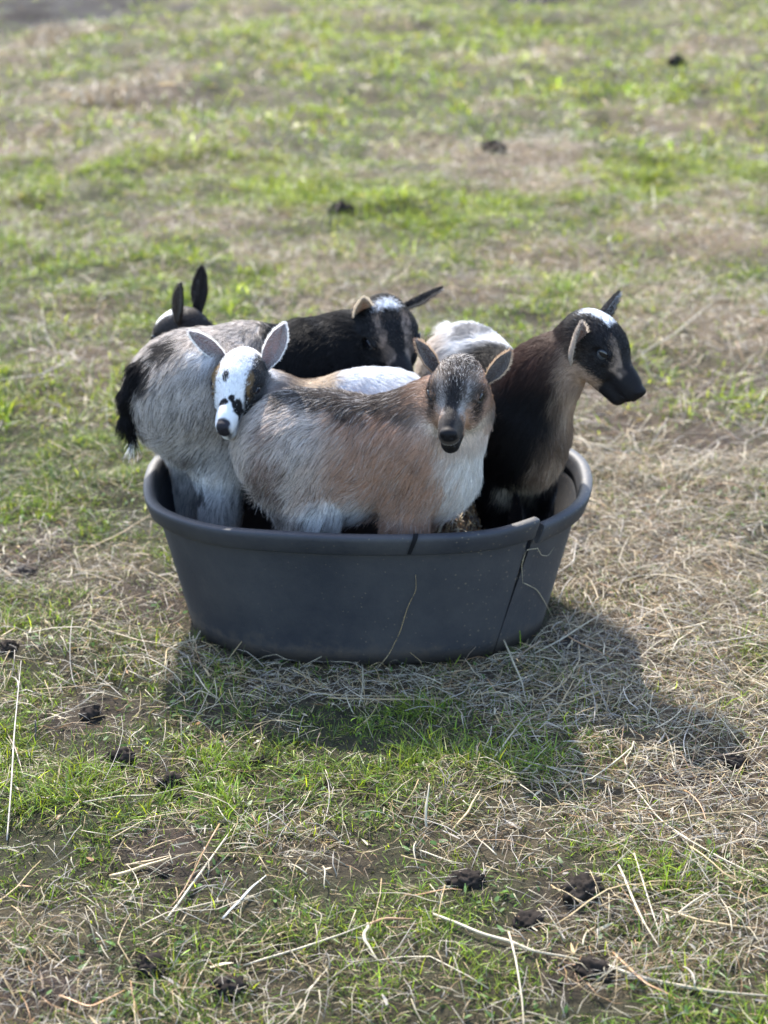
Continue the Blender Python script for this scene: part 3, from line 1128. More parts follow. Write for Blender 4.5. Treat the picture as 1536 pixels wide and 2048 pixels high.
def make_goat(g):
    H, B, S = (np.asarray(g[k], float) for k in ('hip', 'belly', 'chest'))
    sz = g.get('size', 1.0)
    fwd3 = unit(S - H)
    fwd = unit(np.array((fwd3[0], fwd3[1], 0)))
    up = np.array((0, 0, 1.0))
    lat = np.cross(fwd, up)                       # the animal's right
    sqv = (lat, g.get('thin', 0.78))
    sh = Shape()
    rv = g.get('girth', 0.092) * sz
    sh.cap(H, B, rv * 0.92, rv * 0.97, 0.03, 'torso', sqv)
    sh.cap(B, S, rv * 0.97, rv * 0.95, 0.03, 'torso', sqv)
    sh.cap(H - fwd * 0.035 * sz - up * 0.012, H + fwd * 0.03, rv * 0.74, rv * 0.8, 0.04, 'torso', sqv)
    brisket = S + fwd * 0.035 * sz - up * 0.02 * sz
    sh.cap(S, brisket, rv * 0.74, rv * g.get('brisket', 0.66), 0.05, 'bib' if g.get('bib') else 'torso', (lat, 0.85))
    # head frame
    O = np.asarray(g['head'], float)
    F = unit(np.asarray(g['face'], float))
    U = np.asarray(g['brow'], float)
    U = unit(U - F * (U @ F))
    X = np.cross(F, U)
    M = np.stack((X, F, U), 1)                    # columns: lateral, muzzle, forehead
    hs = g.get('head_size', 1.0)

    def hp(x, y, z):
        return O + M @ (np.array((x, y, z)) * hs)
    # neck
    n0 = S + fwd * 0.015 * sz + up * 0.035 * sz
    n1 = hp(0, -0.024, -0.034)
    mid = (n0 + n1) / 2 + np.asarray(g.get('neck_bow', (0, 0, 0)))
    nr = g.get('neck_r', 0.052) * sz
    sh.cap(n0, mid, nr * 1.30, nr, 0.05, 'neck')
    sh.cap(mid, n1, nr, nr * 0.82, 0.04, 'neck')
    # skull
    h_ = hs
    sh.ell(hp(0, -0.014, 0.000), M, np.array((.0385, .050, .040)) * h_, 0.02)
    sh.ell(hp(0, 0.006, 0.012), M, np.array((.034, .042, .027)) * h_, 0.02)
    for s in (-1, 1):
        sh.ell(hp(s * .0262, .010, .0140), M, np.array((.0130, .020, .0125)) * h_, 0.014)      # brow
        sh.ell(hp(s * .020, .012, -.020), M, np.array((.020, .040, .027)) * h_, 0.02)       # cheek
    sh.cap(hp(0, .018, .004), hp(0, .078, -.0055), .0245 * h_, .0170 * h_, 0.020, 'head', (X, .88))      # nose bridge
    sh.cap(hp(0, .074, -.0105), hp(0, .088, -.0120), .0208 * h_, .0192 * h_, 0.012, 'head', (X, .82))  # muzzle
    sh.cap(hp(0, -.004, -.034), hp(0, .079, -.0345), .024 * h_, .0152 * h_, 0.008, 'head', (X, .92))      # jaw
    sh.ell(hp(0, .1025, -.0020), M, np.array((.0122, .0070, .0082)) * h_, 0.006)                 # nose pad
    for s in (-1, 1):
        sh.ell(hp(s * .0066, .1090, -.0040), M, np.array((.0032, .004, .0022)) * h_, 0.002, 'head', -1)   # nostril
        sh.ell(hp(s * .0385, .027, .0095), M, np.array((.0095, .0120, .0085)) * h_, 0.006, 'head', -1)   # eye socket
    sh.ell(hp(0, .100, -.0235), M, np.array((.024, .015, .0010)) * h_, 0.003, 'head', -1)      # mouth
    # upper and lower lids
    for s in (-1, 1):
        sh.cap(hp(s * .0345, .0130, .0170), hp(s * .0320, .0370, .0150), .0036 * h_, .0030 * h_, 0.006, 'head')
        sh.cap(hp(s * .0345, .0130, -.0000), hp(s * .0325, .0375, .0010), .0036 * h_, .0032 * h_, 0.006, 'head')
    # legs
    zf = g.get('floor', 0.014)
    for k, (base, hind, sd) in enumerate(((H, 1, -1), (H, 1, 1), (S, 0, -1), (S, 0, 1))):
        off = np.asarray(g['feet'][k], float)
        if hind:
            a = base + lat * sd * 0.040 * sz - up * 0.015 - fwd * 0.005
            foot = np.array((a[0] + off[0], a[1] + off[1], zf + 0.012))
            st = a + fwd * 0.032 * sz - up * 0.085 * sz + lat * sd * 0.006
            hk = np.array((foot[0], foot[1], 0)) - fwd * 0.022 * sz + up * (zf + 0.105 * sz)
            th = g.get('thigh', 1.0)
            sh.cap(a, st, 0.064 * sz * th, 0.041 * sz * th, 0.03, 'torso', (lat, 0.72))
            sh.cap(st, hk, 0.034 * sz * th, 0.0155 * sz * th, 0.025, 'leg')
            sh.cap(hk, foot, 0.0145 * sz, 0.0125 * sz, 0.012, 'leg')
        else:
            a = base + lat * sd * 0.040 * sz - up * 0.02
            foot = np.array((a[0] + off[0], a[1] + off[1], zf + 0.012))
            el = a - up * 0.085 * sz - fwd * 0.012
            kn = (el * 0.45 + foot * 0.55) + fwd * 0.008
            sh.cap(a + up * 0.03 * sz, el, 0.054 * sz, 0.033 * sz, 0.02, 'torso', (lat, 0.72))
            sh.cap(el, kn, 0.025 * sz, 0.0165 * sz, 0.025, 'leg')
            sh.cap(kn, foot, 0.0165 * sz, 0.0130 * sz, 0.01, 'leg')
        sh.ell(foot + fwd * 0.006, np.stack((lat, fwd, up), 1), np.array((.014, .021, .013)) * sz, 0.008, 'leg')
    # tail
    tl = [np.asarray(p, float) for p in g['tail']]
    for a, b, r0, r1 in zip(tl[:-1], tl[1:], (0.015, 0.012, 0.009), (0.012, 0.009, 0.005)):
        sh.cap(a, b, r0, r1, 0.012, 'tail')
    V, Q = sh.mesh(0.0048)
    # finer faces over the head, then settle every vertex on the exact surface
    bm = bmesh.new()
    for v in V:
        bm.verts.new(v)
    bm.verts.ensure_lookup_table()
    for q in Q:
        try:
            bm.faces.new([bm.verts[i] for i in q])
        except ValueError:
            pass
    hc = Vector(hp(0, 0.02, -.005))
    es = [e for e in bm.edges if (e.verts[0].co - hc).length < 0.105 * hs and (e.verts[1].co - hc).length < 0.105 * hs]
    bmesh.ops.subdivide_edges(bm, edges=es, cuts=1, use_grid_fill=True)
    bmesh.ops.triangulate(bm, faces=bm.faces)
    bm.verts.index_update()
    V = np.array([v.co[:] for v in bm.verts])
    T = np.array([[v.index for v in f.verts] for f in bm.faces])
    bm.free()
    V = sh.project(V, 3)
    Nv = unit(sh.grad(V))

    def local(P):
        return ((P - O) @ M) / hs
    flows = {'torso': -fwd * g.get('sweep', 0.62) - up * 0.8, 'neck': unit(n0 - n1) * 0.9 - up * 0.35, 'leg': -up - fwd * 0.1, 'head': -F, 'tail': unit(tl[-1] - tl[0]), 'bib': -up - fwd * 0.25}
    fl = np.stack([unit(flows[t]) for t in TAGS])
    ln = np.array([g['fur'].get(t, d) for t, d in zip(TAGS, (.026, .022, .013, .0055, .045, .036))])

    sp = np.stack((H, B, S))
    so = np.argsort(sp[:, 0])

    def rel(P):
        return (P[:, 2] - np.interp(P[:, 0], sp[so, 0], sp[so, 2])) / rv

    def coat(P):
        W = sh.weights(P, TAGS)
        return g['coat'](P, local(P), dict(zip(TAGS, W.T)), rel(P)), W
    root = empty('goat_kid', (H[0], H[1], zf - 0.002))
    tag(root, g['label'], 'goat', 'goat kids in and behind the tub')
    inv = Matrix.Translation(-Vector(root.location))

    def put(o):
        o.matrix_parent_inverse = inv
        return o
    c, _ = coat(V)
    put(mesh_obj('body', V, [T], M_SKIN, root, cols=c * 0.9, colname='coat'))
    # eyes
    for s in (-1, 1):
        look = unit(M @ np.array((s * 0.93, 0.30, 0.10)) + np.asarray(g.get('gaze', (0, 0, 0))))
        c_ = hp(s * .0312, .0260, .0090)
        e = sphere_mesh('eye', .0098 * hs, 20, 14, g.get('iris', M_IRIS), root)
        zz = unit(look)
        xx = unit(F - zz * (F @ zz))
        yy = np.cross(zz, xx)
        mat = Matrix([list(r) + [0] for r in np.stack((xx, yy, zz), 1)] + [[0, 0, 0, 1]])
        e.matrix_parent_inverse = inv
        e.matrix_basis = Matrix.Translation(Vector(c_)) @ mat
        p = sphere_mesh('pupil', .0058 * hs, 16, 10, M_PUPIL, e, (1.30, 0.95, 0.30))
        p.location = (0, s * .0032 * hs, .0088 * hs)
    # ears
    er = []
    for e in g['ears']:
        s = e['side']
        rt = hp(s * (.0330 + e.get('dx', 0)), -.036 + e.get('dy', 0), .012 + e.get('dz', 0)) + np.array(e.get('woff', (0, 0, 0)))
        axw = np.array(e['waxis'], float) if 'waxis' in e else M @ np.array(e['axis'])
        opw = np.array(e['wopen'], float) if 'wopen' in e else M @ np.array(e['open'])
        Vv, Ff, Cc, info = ear_mesh(rt, axw, opw, e.get('L', 0.082) * hs, e.get('W', .0185) * hs, e.get('cup', 1.0), e.get('bend', 0.1), e['out'], e['in'], e.get('tip'))
        put(mesh_obj('ear', Vv, Ff, M_EAR, root, cols=Cc, colname='coat'))
        er.append(ear_hairs(info, 1500, 420, 420, e['out'], e['inhair'], e['edge'], e.get('tip')))
    # fur
    n = g['hairs']
    a_, b_, c_ = V[T[:, 0]], V[T[:, 1]], V[T[:, 2]]
    area = np.linalg.norm(np.cross(b_ - a_, c_ - a_), axis=1)
    cen = (a_ + b_ + c_) / 3
    dens = np.where(np.linalg.norm(cen - hp(0, .03, 0), axis=1) < 0.10 * hs, 2.6, 1.0)
    dens = dens * np.where(cen[:, 2] < 0.12, 0.4, 1.0)
    view = unit(CAM - cen)
    nf = unit(np.cross(b_ - a_, c_ - a_))
    pr = area * dens
    k = rng.choice(len(T), n, p=pr / pr.sum())
    r1, r2 = np.sqrt(rng.random(n))[:, None], rng.random(n)[:, None]
    P = a_[k] * (1 - r1) + b_[k] * r1 * (1 - r2) + c_[k] * r1 * r2
    Nn = unit(Nv[T[k, 0]] * (1 - r1) + Nv[T[k, 1]] * r1 * (1 - r2) + Nv[T[k, 2]] * r1 * r2)
    lc = local(P)
    W = sh.weights(P, TAGS)
    flow = W @ fl
    # faces: hair runs from the nose back over the brow, down the cheeks
    hw = W[:, 3:4]
    flow = flow + hw * (M @ np.array((0, 0, -1.0)))[None] * sstep(0.0, -0.03, lc[:, 2])[:, None] * 0.5
    L = W @ ln
    L = L * (1 - hw[:, 0] * 0.45 * sstep(.03, .09, lc[:, 1]))
    L = L * (1 + .7 * W[:, 0] * sstep(.2, .8, -Nn[:, 2]))
    if g.get('topknot'):
        tk = np.exp(-((lc[:, 0] / .026) ** 2 + ((lc[:, 1] + .025) / .026) ** 2)) * sstep(0.012, .03, lc[:, 2])
        L = L + tk * g['topknot']
        flow = flow + tk[:, None] * rng.normal(0, 0.9, flow.shape)
    if 'fur_mod' in g:
        L = L * g['fur_mod'](P, lc)
    nz = np.stack([fbm(P, 26, 2, 100 + i) for i in range(3)], 1) - 0.5
    nz2 = np.stack([fbm(P, 90, 1, 200 + i) for i in range(3)], 1) - 0.5
    flow = unit(flow) + (nz * 1.1 + nz2 * 0.7) * (1 - 0.6 * hw) + rng.normal(0, 0.13, flow.shape)
    tg = unit(flow - Nn * (flow * Nn).sum(1, keepdims=True))
    lift = 0.42 - 0.06 * hw
    d = unit(tg * np.cos(lift) + Nn * np.sin(lift))
    bend = tg * 0.12 - Nn * 0.22 + np.array((0, 0, -0.14)) * (1 - hw)
    bend = bend + rng.normal(0, 0.07, bend.shape)
    L = L * (0.62 + 0.55 * rng.random(n))
    Pj = P + rng.normal(0, 0.0030, P.shape) * (1 + 0.35 * hw)
    cc, _ = coat(Pj)
    cc = cc * (0.78 + 0.44 * rng.random(n) + hw[:, 0] * rng.normal(0, .2, n))[:, None] * (1 + (fbm(P, 230, 1, 77) - .5) * 0.7 * hw[:, 0])[:, None]
    cc = cc + (0.035 * (rng.random(n) < .25) * hw[:, 0])[:, None]
    if 'hair_col' in g:
        cc = g['hair_col'](cc, P, lc, W)
    if 'agouti' in g:
        ag = g['agouti'](P, W)
        u = rng.random(n)
        ag = ag * sstep(.03, .12, cc.mean(1))
        dk, lt = (u < .20 * ag)[:, None], (u > 1 - .20 * ag)[:, None]
        cc = np.where(dk, cc * .32, np.where(lt, cc * .5 + np.array((.31, .28, .25)), cc))
    # bare: nose pad, lips, inside of sockets
    keep = ~((lc[:, 1] > .099) & (lc[:, 2] > -.016) & (hw[:, 0] > .5))
    for s in (-1, 1):
        q = (lc - np.array((s * .0370, .0270, .0092))) / np.array((.0120, .0105, .0068))
        keep &= (q ** 2).sum(1) > 1
    keep &= ~((np.abs(lc[:, 2] + .0235) < .0022) & (lc[:, 1] > .085) & (hw[:, 0] > .5))
    keep &= P[:, 2] > 0.05
    rad = (0.00029 + 0.00011 * rng.random(n)) * (1 - 0.08 * hw[:, 0])
    rt, dr, be, Ls, co, ra = P[keep] - Nn[keep] * 0.0006, d[keep], bend[keep], L[keep], cc[keep], rad[keep]
    for R0, Dn, Ln, Cc in er:
        rt = np.concatenate((rt, R0)); dr = np.concatenate((dr, Dn)); be = np.concatenate((be, np.zeros_like(Dn)))
        Ls = np.concatenate((Ls, Ln)); co = np.concatenate((co, Cc * (0.8 + 0.4 * rng.random(len(Cc)))[:, None])); ra = np.concatenate((ra, np.full(len(Ln), .00026)))
    put(hair_object(root, rt, dr, be, Ls, co, ra, 14, g.get('clump', 0.42)))
    return root


def spot(P, c, r, soft=0.5, wob=0.5, seed=0):
    """1 inside a blob round point c"""
    q = (P - np.asarray(c)) / np.asarray(r)
    d = np.sqrt((q ** 2).sum(1)) + (fbm(P, 55, 2, seed) - 0.5) * wob * 1.6
    return 1 - sstep(1 - soft / 2, 1 + soft / 2, d)


def lay(c, m, col):
    return c * (1 - m[:, None]) + np.asarray(col) * m[:, None]


BLACK = np.array((0.007, 0.006, 0.0065))
WHITE = np.array((0.80, 0.79, 0.78))

# ------------------------------------------------------------------ the five kids
# 1: the brown and grey kid across the front, looking at the camera
def coat_front(P, l, W, fr):
    n = fbm(P, 40, 3, 11)
    n2 = fbm(P * np.array((1, 1, .45)), 120, 2, 12)
    x = P[:, 0] + (fbm(P, 12, 2, 13) - .5) * 0.09
    brown = np.array((0.46, 0.280, 0.190))
    grey = np.array((0.62, 0.53, 0.465))
    c = np.tile(brown, (len(P), 1))
    f = 1 - sstep(-0.125, -0.015, x)
    c = lay(c, f, grey)
    c = lay(c, sstep(.54, .74, n2) * 0.5, np.array((0.12, 0.088, 0.075)))
    c = lay(c, sstep(.55, .7, n) * 0.35 * (1 - f), np.array((0.42, 0.33, 0.27)))
    zt = P[:, 2] + (fbm(P, 30, 2, 14) - .5) * .03
    c = lay(c, spot(P, at(545, 930, -.15), (.030, .06, .055), .9, .9, 15) * .8, np.array((0.20, 0.105, 0.070)))      # rusty flank in front of the thigh
    c = lay(c, spot(P, at(530, 985, -.17), (.045, .06, .045), 1.0, 1.0, 16) * .55, np.array((0.085, 0.075, 0.07)))       # dark lower thigh
    c = lay(c, (1 - sstep(-0.222, -0.195, x - .012 + (zt - .3) * .15)) * .8, np.array((0.62, 0.59, 0.57)))                      # pale rump edge
    c = lay(c, (1 - sstep(.262, .285, zt)) * sstep(-.115, -.085, P[:, 0]) * (1 - sstep(.0, .03, P[:, 0])) * .95, np.array((0.68, 0.66, 0.64)))  # white belly
    c = lay(c, sstep(.80, .95, fr + (n - .5) * .35) * (1 - W['head']) * sstep(-.26, -.20, x) * .94, np.array((0.030, 0.026, 0.025)))   # dark line of the back
    bib = (1 - W['head']) * sstep(0.100, 0.150, P[:, 0] + (P[:, 2] - .32) * .25 + (n - .5) * .05 + (n2 - .5) * .06) * (1 - sstep(.345, .405, P[:, 2] - .25 * np.clip(P[:, 0] - .13, 0, 1)))
    c = lay(c, bib * (1 - sstep(.31, .22, P[:, 2]) * .7), np.array((0.68, 0.64, 0.59)))
    c = lay(c, np.clip(W['leg'] * 1.4, 0, 1) * (x < 0) * sstep(.4, .6, n) * .8, np.array((0.10, 0.085, 0.078)))
    # head
    h = W['head']
    ax = np.abs(l[:, 0])
    k = np.tile(np.array((0.31, 0.185, 0.120)), (len(P), 1))                                                             # brown cheeks and sides
    k = lay(k, sstep(-.01, -.03, l[:, 2]) * (1 - sstep(.03, .06, l[:, 1])) * .35, np.array((0.60, 0.47, 0.36)))
    k = lay(k, sstep(.004, .014, l[:, 2]) * (1 - sstep(.030, .036, ax)), np.array((0.095, 0.076, 0.064)))              # grey brown forehead
    st = (1 - sstep(.0015, .0055, np.abs(ax - (.0285 - .235 * np.clip(l[:, 1], 0, 1)) + (n2 - .5) * .012))) * sstep(.012, .026, l[:, 1]) * (1 - sstep(.070, .082, l[:, 1])) * sstep(-.016, -.006, l[:, 2])
    k = lay(k, sstep(.018, .024, ax) * (1 - sstep(.034, .038, ax)) * sstep(-.020, -.005, l[:, 1]) * (1 - sstep(.018, .03, l[:, 1])) * sstep(.0, .008, l[:, 2]) * .9, np.array((0.165, 0.135, 0.112)))
    k = lay(k, st * .8, np.array((0.30, 0.270, 0.25)))                                                                   # pale stripe from brow to muzzle
    cs = (1 - sstep(.005, .013, ax - .001 + (n2 - .5) * .008)) * sstep(.0, .022, l[:, 1]) * sstep(-.006, .002, l[:, 2])
    k = lay(k, cs, np.array((0.012, 0.011, 0.012)))                                                                      # dark bridge of the nose
    ck = sstep(.006, .014, ax - (.0200 - .08 * np.clip(l[:, 1] - .01, 0, 1))) * sstep(.028, .036, l[:, 1]) * sstep(-.024, -.012, l[:, 2]) * (1 - sstep(-.002, .004, l[:, 2] - .006 + .12 * np.clip(l[:, 1] - .03, 0, 1)))
    k = lay(k, ck * .95, BLACK)                                                                                          # dark streak below the eye
    k = lay(k, (1 - sstep(.0, .012, np.sqrt((ax - .034) ** 2 + (l[:, 1] - .026) ** 2 + (l[:, 2] - .009) ** 2) - .0105)) * .9, BLACK)
    top = np.exp(-((l[:, 0] / .026) ** 2 + ((l[:, 1] + .026) / .032) ** 2) ** 1.5) * sstep(.010, .022, l[:, 2])
    k = lay(k, np.clip(top * 1.3, 0, 1), np.array((0.016, 0.014, 0.013)))                                                # dark topknot
    sidebar = (1 - sstep(.004, .007, np.abs(l[:, 1] + .012))) * sstep(.028, .033, ax) * sstep(-.01, .0, l[:, 2])
    k = lay(k, sidebar * .9, BLACK)
    mz = sstep(.068, .080, l[:, 1] + (l[:, 2] < -.02) * 0.012)
    k = lay(k, mz, np.array((0.052, 0.042, 0.036)))
    k = lay(k, (1 - sstep(.004, .010, ax)) * sstep(.02, .04, l[:, 1]) * sstep(-.008, .0, l[:, 2]), np.array((0.014, 0.012, 0.012)))
    k = lay(k, mz * sstep(-.022, -.026, l[:, 2]), np.array((0.012, 0.011, 0.011)))
    k = lay(k, sstep(.097, .101, l[:, 1]) * sstep(-.014, -.010, l[:, 2]), np.array((0.010, 0.009, 0.010)))
    k = lay(k, (1 - sstep(.0012, .003, np.abs(l[:, 2] + .0200))) * sstep(.078, .086, l[:, 1]) * .3, np.array((0.4, 0.38, 0.36)))   # pale lip
    k = lay(k, sstep(-.022, -.036, l[:, 2]) * (1 - sstep(.045, .06, l[:, 1])), np.array((0.66, 0.60, 0.53)))                       # throat
    return lay(c, h, 0 * c + k) if False else c * (1 - h[:, None]) + k * h[:, None]


def hair_front(cc, P, l, W):
    tk = (np.exp(-((l[:, 0] / .03) ** 2 + ((l[:, 1] + .02) / .035) ** 2)) * (l[:, 2] > .012) * (W[:, 3] > .5))
    m = rng.random(len(P)) < 0.30 * tk
    cc = cc.copy()
    cc[m] = np.array((0.66, 0.60, 0.54))
    w2 = rng.random(len(P)) < 0.16 * (W[:, 0] + W[:, 5])
    cc[w2] = cc[w2] * 0.4 + np.array((0.55, 0.50, 0.46)) * 0.6
    return cc


make_goat(dict(
    label='brown and grey goat kid with striped face standing sideways in front',
    hip=at(600, 886, -.10), belly=at(705, 909, -.12), chest=at(836, 908, -.135), brisket=.50, girth=.091, thin=.74, bib=True,
    head=at(915, 783, -.185), face=(-.16, -.94, -.30), brow=(-.03, -.28, .96), head_size=1.05, neck_r=.056,
    feet=((.02, .01), (.02, -.02), (-.01, .01), (.01, -.02)),
    tail=(at(512, 845, -.09), at(496, 875, -.085), at(490, 905, -.08)),
    thigh=1.15,
    fur=dict(torso=.027, neck=.026, leg=.024, head=.0070, tail=.03, bib=.042), topknot=.012, coat=coat_front, hair_col=hair_front, agouti=lambda P, W: (.25 + .6 * (1 - sstep(-.12, .0, P[:, 0]))) * (1 - W[:, 3]) * (P[:, 0] < .1), hairs=150000, clump=.45,
    ears=(dict(side=1, waxis=(-.54, .02, .84), wopen=(.30, -.92, .1), woff=(0, 0, -.010), L=.064, W=.0125, cup=1.25, out=(.27, .17, .11), tip=(.20, .13, .10), **{'in': (.10, .075, .07)}, inhair=(.24, .21, .19), edge=(.50, .36, .25)),
          dict(side=-1, waxis=(.60, .0, .80), wopen=(.05, -.95, .15), woff=(.003, 0, -.016), L=.060, W=.0135, cup=1.2, out=(.33, .21, .135), **{'in': (.10, .085, .08)}, inhair=(.22, .19, .17), edge=(.55, .42, .30)))))


# 2: the black kid at the right, head in profile
def coat_right(P, l, W, fr):
    n = fbm(P, 35, 3, 21)
    c = np.tile(np.array((0.009, 0.0078, 0.0082)), (len(P), 1))
    c = lay(c, W['neck'] * sstep(.40, .47, P[:, 2]) * (.35 + .5 * n), np.array((0.085, 0.042, 0.030)))
    wr = sstep(.065, .115, P[:, 1] + (fbm(P, 14, 2, 22) - .5) * .09 - (P[:, 2] - .36) * .35)
    c = lay(c, wr, np.array((0.66, 0.66, 0.67)))
    c = lay(c, wr * sstep(.02, .05, at(880, 640, .28)[0] + .05 - P[:, 0]) * .6, np.array((0.55, 0.46, 0.38)))
    c = lay(c, spot(P, at(948, 660, .2), (.03, .03, .03), .8, .8, 23) * .75, np.array((0.06, 0.055, 0.055)))
    tanc = np.array((0.36, 0.245, 0.170))
    tb = np.maximum(W['neck'], np.maximum(W['bib'], W['torso'])) * sstep(-.022, .030, (P - at(1092, 850, -.06))[:, 0] * 0.96 + (P - at(1092, 850, -.06))[:, 2] * -.28 + (n - .5) * .05) * sstep(.225, .27, P[:, 2])
    c = lay(c, tb, tanc)
    c = lay(c, tb * sstep(.5, .65, fbm(P, 60, 2, 24)) * .5, np.array((0.62, 0.50, 0.38)))
    c = lay(c, spot(P, at(1048, 985, -.06), (.035, .06, .03), .9, .8, 25) * .8, np.array((0.46, 0.38, 0.28)))
    h = W['head']
    ax = np.abs(l[:, 0])
    k = np.tile(np.array((0.011, 0.0095, 0.0100)), (len(P), 1))
    bl = (1 - sstep(.014, .020, ax + (n - .5) * .010)) * sstep(.006, .012, l[:, 2]) * sstep(-.055, -.046, l[:, 1]) * (1 - sstep(-.006, .006, l[:, 1] + (n - .5) * .02))
    k = lay(k, bl, np.array((0.68, 0.69, 0.71)))
    st = (1 - sstep(.0035, .0065, np.abs(ax - (.0235 - .12 * np.clip(l[:, 1] - .02, 0, 1)) + (n - .5) * .02))) * sstep(.014, .020, l[:, 1]) * (1 - sstep(.066, .074, l[:, 1])) * sstep(-.008, .0, l[:, 2])
    k = lay(k, st * (.25 + .6 * sstep(.4, .6, fbm(P, 90, 2, 26))), np.array((0.23, 0.165, 0.125)))
    th = sstep(-.022, -.032, l[:, 2]) * (1 - sstep(.045, .055, l[:, 1]))
    k = lay(k, th, tanc * 1.1)
    return c * (1 - h[:, None]) + k * h[:, None]


make_goat(dict(
    label='black goat kid with white forehead and tan throat, its head in profile',
    hip=at(935, 735, .23), belly=at(985, 790, .12), chest=at(1040, 860, -.005), girth=.083, thin=.80, bib=True,
    head=at(1196, 688, -.045), face=(.61, -.53, -.57), brow=(.50, -.22, .83), head_size=1.03, neck_r=.053, neck_bow=(-.012, 0, .004),
    feet=((-.00, -.03), (.0, -.05), (-.01, .02), (.0, .02)),
    tail=(at(900, 665, .31), at(880, 690, .33), at(872, 730, .335)),
    fur=dict(torso=.021, neck=.020, leg=.015, head=.0055, tail=.03, bib=.028), coat=coat_right, hairs=90000,
    ears=(dict(side=1, waxis=(.06, -.28, .95), wopen=(.66, -.72, .05), dz=-.022, dy=.004, woff=(.000, -.008, -.048), L=.084, W=.0200, cup=1.2, bend=.12, out=(.42, .36, .31), **{'in': (.13, .095, .08)}, inhair=(.36, .31, .27), edge=(.62, .52, .42)),
          dict(side=-1, waxis=(.55, .25, .75), wopen=(.75, -.60, -.2), woff=(-.008, 0, -.008), L=.064, W=.0165, cup=1.1, out=(.05, .045, .045), **{'in': (.05, .045, .045)}, inhair=(.40, .40, .42), edge=(.06, .055, .055)))))


# 3: the big grey and black kid, rump to the left
def coat_grey(P, l, W, fr):
    n = fbm(P, 45, 3, 31)
    n2 = fbm(P * np.array((1, 1, .5)), 130, 2, 32)
    c = np.tile(np.array((0.54, 0.475, 0.42)), (len(P), 1))
    c = lay(c, sstep(.46, .70, n2) * .6, np.array((0.075, 0.066, 0.06)))
    c = lay(c, sstep(.5, .7, n) * .35, np.array((0.45, 0.42, 0.40)))
    zt = P[:, 2] + (n - .5) * .04
    lower = (1 - sstep(.30, .35, zt)) * (1 - sstep(-.20, -.12, P[:, 0]))
    c = lay(c, lower * .75, np.array((0.66, 0.63, 0.61)))
    c = lay(c, spot(P, at(370, 905, -.03), (.045, .08, .022), .9, .9, 33) * .8, np.array((0.095, 0.076, 0.064)))
    c = lay(c, spot(P, at(405, 950, -.03), (.05, .05, .03), .9, .9, 34) * .7, np.array((0.78, 0.77, 0.77)))
    c = lay(c, spot(P, at(370, 985, -.03), (.03, .05, .018), .8, .9, 35) * .9, BLACK)
    for px, py, r in ((290, 748, .020), (322, 702, .014), (346, 694, .010)):
        c = lay(c, spot(P, at(px, py, -.02), (r, .05, r * 1.2), .5, .7, px) * .92, BLACK)
    c = lay(c, spot(P, at(410, 705, -.02), (.02, .05, .02), .8, .8, 36) * .7, np.array((0.78, 0.78, 0.80)))
    blk = sstep(-.012, .012, P[:, 0] - at(520, 660, .08)[0] + (fbm(P, 20, 2, 37) - .5) * .06 - (P[:, 2] - .45) * .1)
    c = lay(c, blk, np.array((0.008, 0.0075, 0.0078)))
    t = sstep(.12, .5, W['tail'])
    c = c * (1 - t[:, None]) + (np.where((P[:, 2] < at(262, 880, -.03)[2])[:, None], np.array((0.80, 0.78, 0.74)), BLACK)) * t[:, None]
    h = np.maximum(W['head'], W['neck'])
    ax = np.abs(l[:, 0])
    k = np.tile(np.array((0.008, 0.0075, 0.0078)), (len(P), 1))
    bl = (1 - sstep(.015, .021, ax + (n - .5) * .02)) * sstep(.012, .018, l[:, 2]) * sstep(-.028, -.018, l[:, 1] + (n - .5) * .01) * (1 - sstep(-.008, .0, l[:, 1] + (n - .5) * .02))
    k = lay(k, bl * W['head'], np.array((0.74, 0.76, 0.80)))
    st = (1 - sstep(.004, .008, np.abs(ax - (.021 - .08 * np.clip(l[:, 1] - .02, 0, 1)) + (n - .5) * .022))) * sstep(-.004, .006, l[:, 1]) * (1 - sstep(.062, .072, l[:, 1])) * sstep(-.006, .002, l[:, 2])
    k = lay(k, st * (.3 + .55 * sstep(.4, .6, fbm(P, 90, 2, 38))) * W['head'], np.array((0.22, 0.165, 0.13)))
    k = lay(k, (1 - sstep(.004, .009, np.abs(l[:, 1] + .018 + (n - .5) * .01))) * sstep(.030, .036, ax) * sstep(.0, -.02, l[:, 2]) * .8, np.array((0.22, 0.175, 0.14)))
    return c * (1 - h[:, None]) + k * h[:, None]


make_goat(dict(
    label='large grey spotted goat kid with black shoulders, its rump at the left',
    hip=at(393, 777, .03), belly=at(490, 765, .095), chest=at(622, 772, .15), girth=.096, thin=.82, size=1.03,
    head=at(776, 664, .175), face=(.26, -.82, -.51), brow=(.06, -.48, .87), head_size=1.18, topknot=.010, neck_r=.058, neck_bow=(0, 0, .0),
    feet=((.02, .03), (.03, .0), (-.02, .0), (-.02, -.02)),
    tail=(at(282, 745, .0), at(260, 790, -.01), at(256, 840, -.015), at(266, 880, -.02)),
    thigh=1.5, agouti=lambda P, W: (1 - W[:, 3]) * (1 - sstep(-.10, -.06, P[:, 0] - .0)) * (1 - W[:, 4]),
    fur=dict(torso=.022, neck=.018, leg=.024, head=.0050, tail=.028), coat=coat_grey, hairs=125000,
    ears=(dict(side=1, waxis=(.10, -.45, .75), wopen=(.38, -.85, -.25), dz=-.024, dx=.006, dy=.004, L=.068, W=.0190, cup=1.3, bend=.15, out=(.50, .43, .34), **{'in': (.24, .19, .13)}, inhair=(.36, .30, .22), edge=(.66, .57, .44)),
          dict(side=-1, waxis=(.82, .10, .46), wopen=(.10, -.45, -.85), L=.060, W=.0140, cup=1.1, out=(.020, .018, .019), **{'in': (.25, .22, .20)}, inhair=(.35, .32, .30), edge=(.03, .027, .027)))))


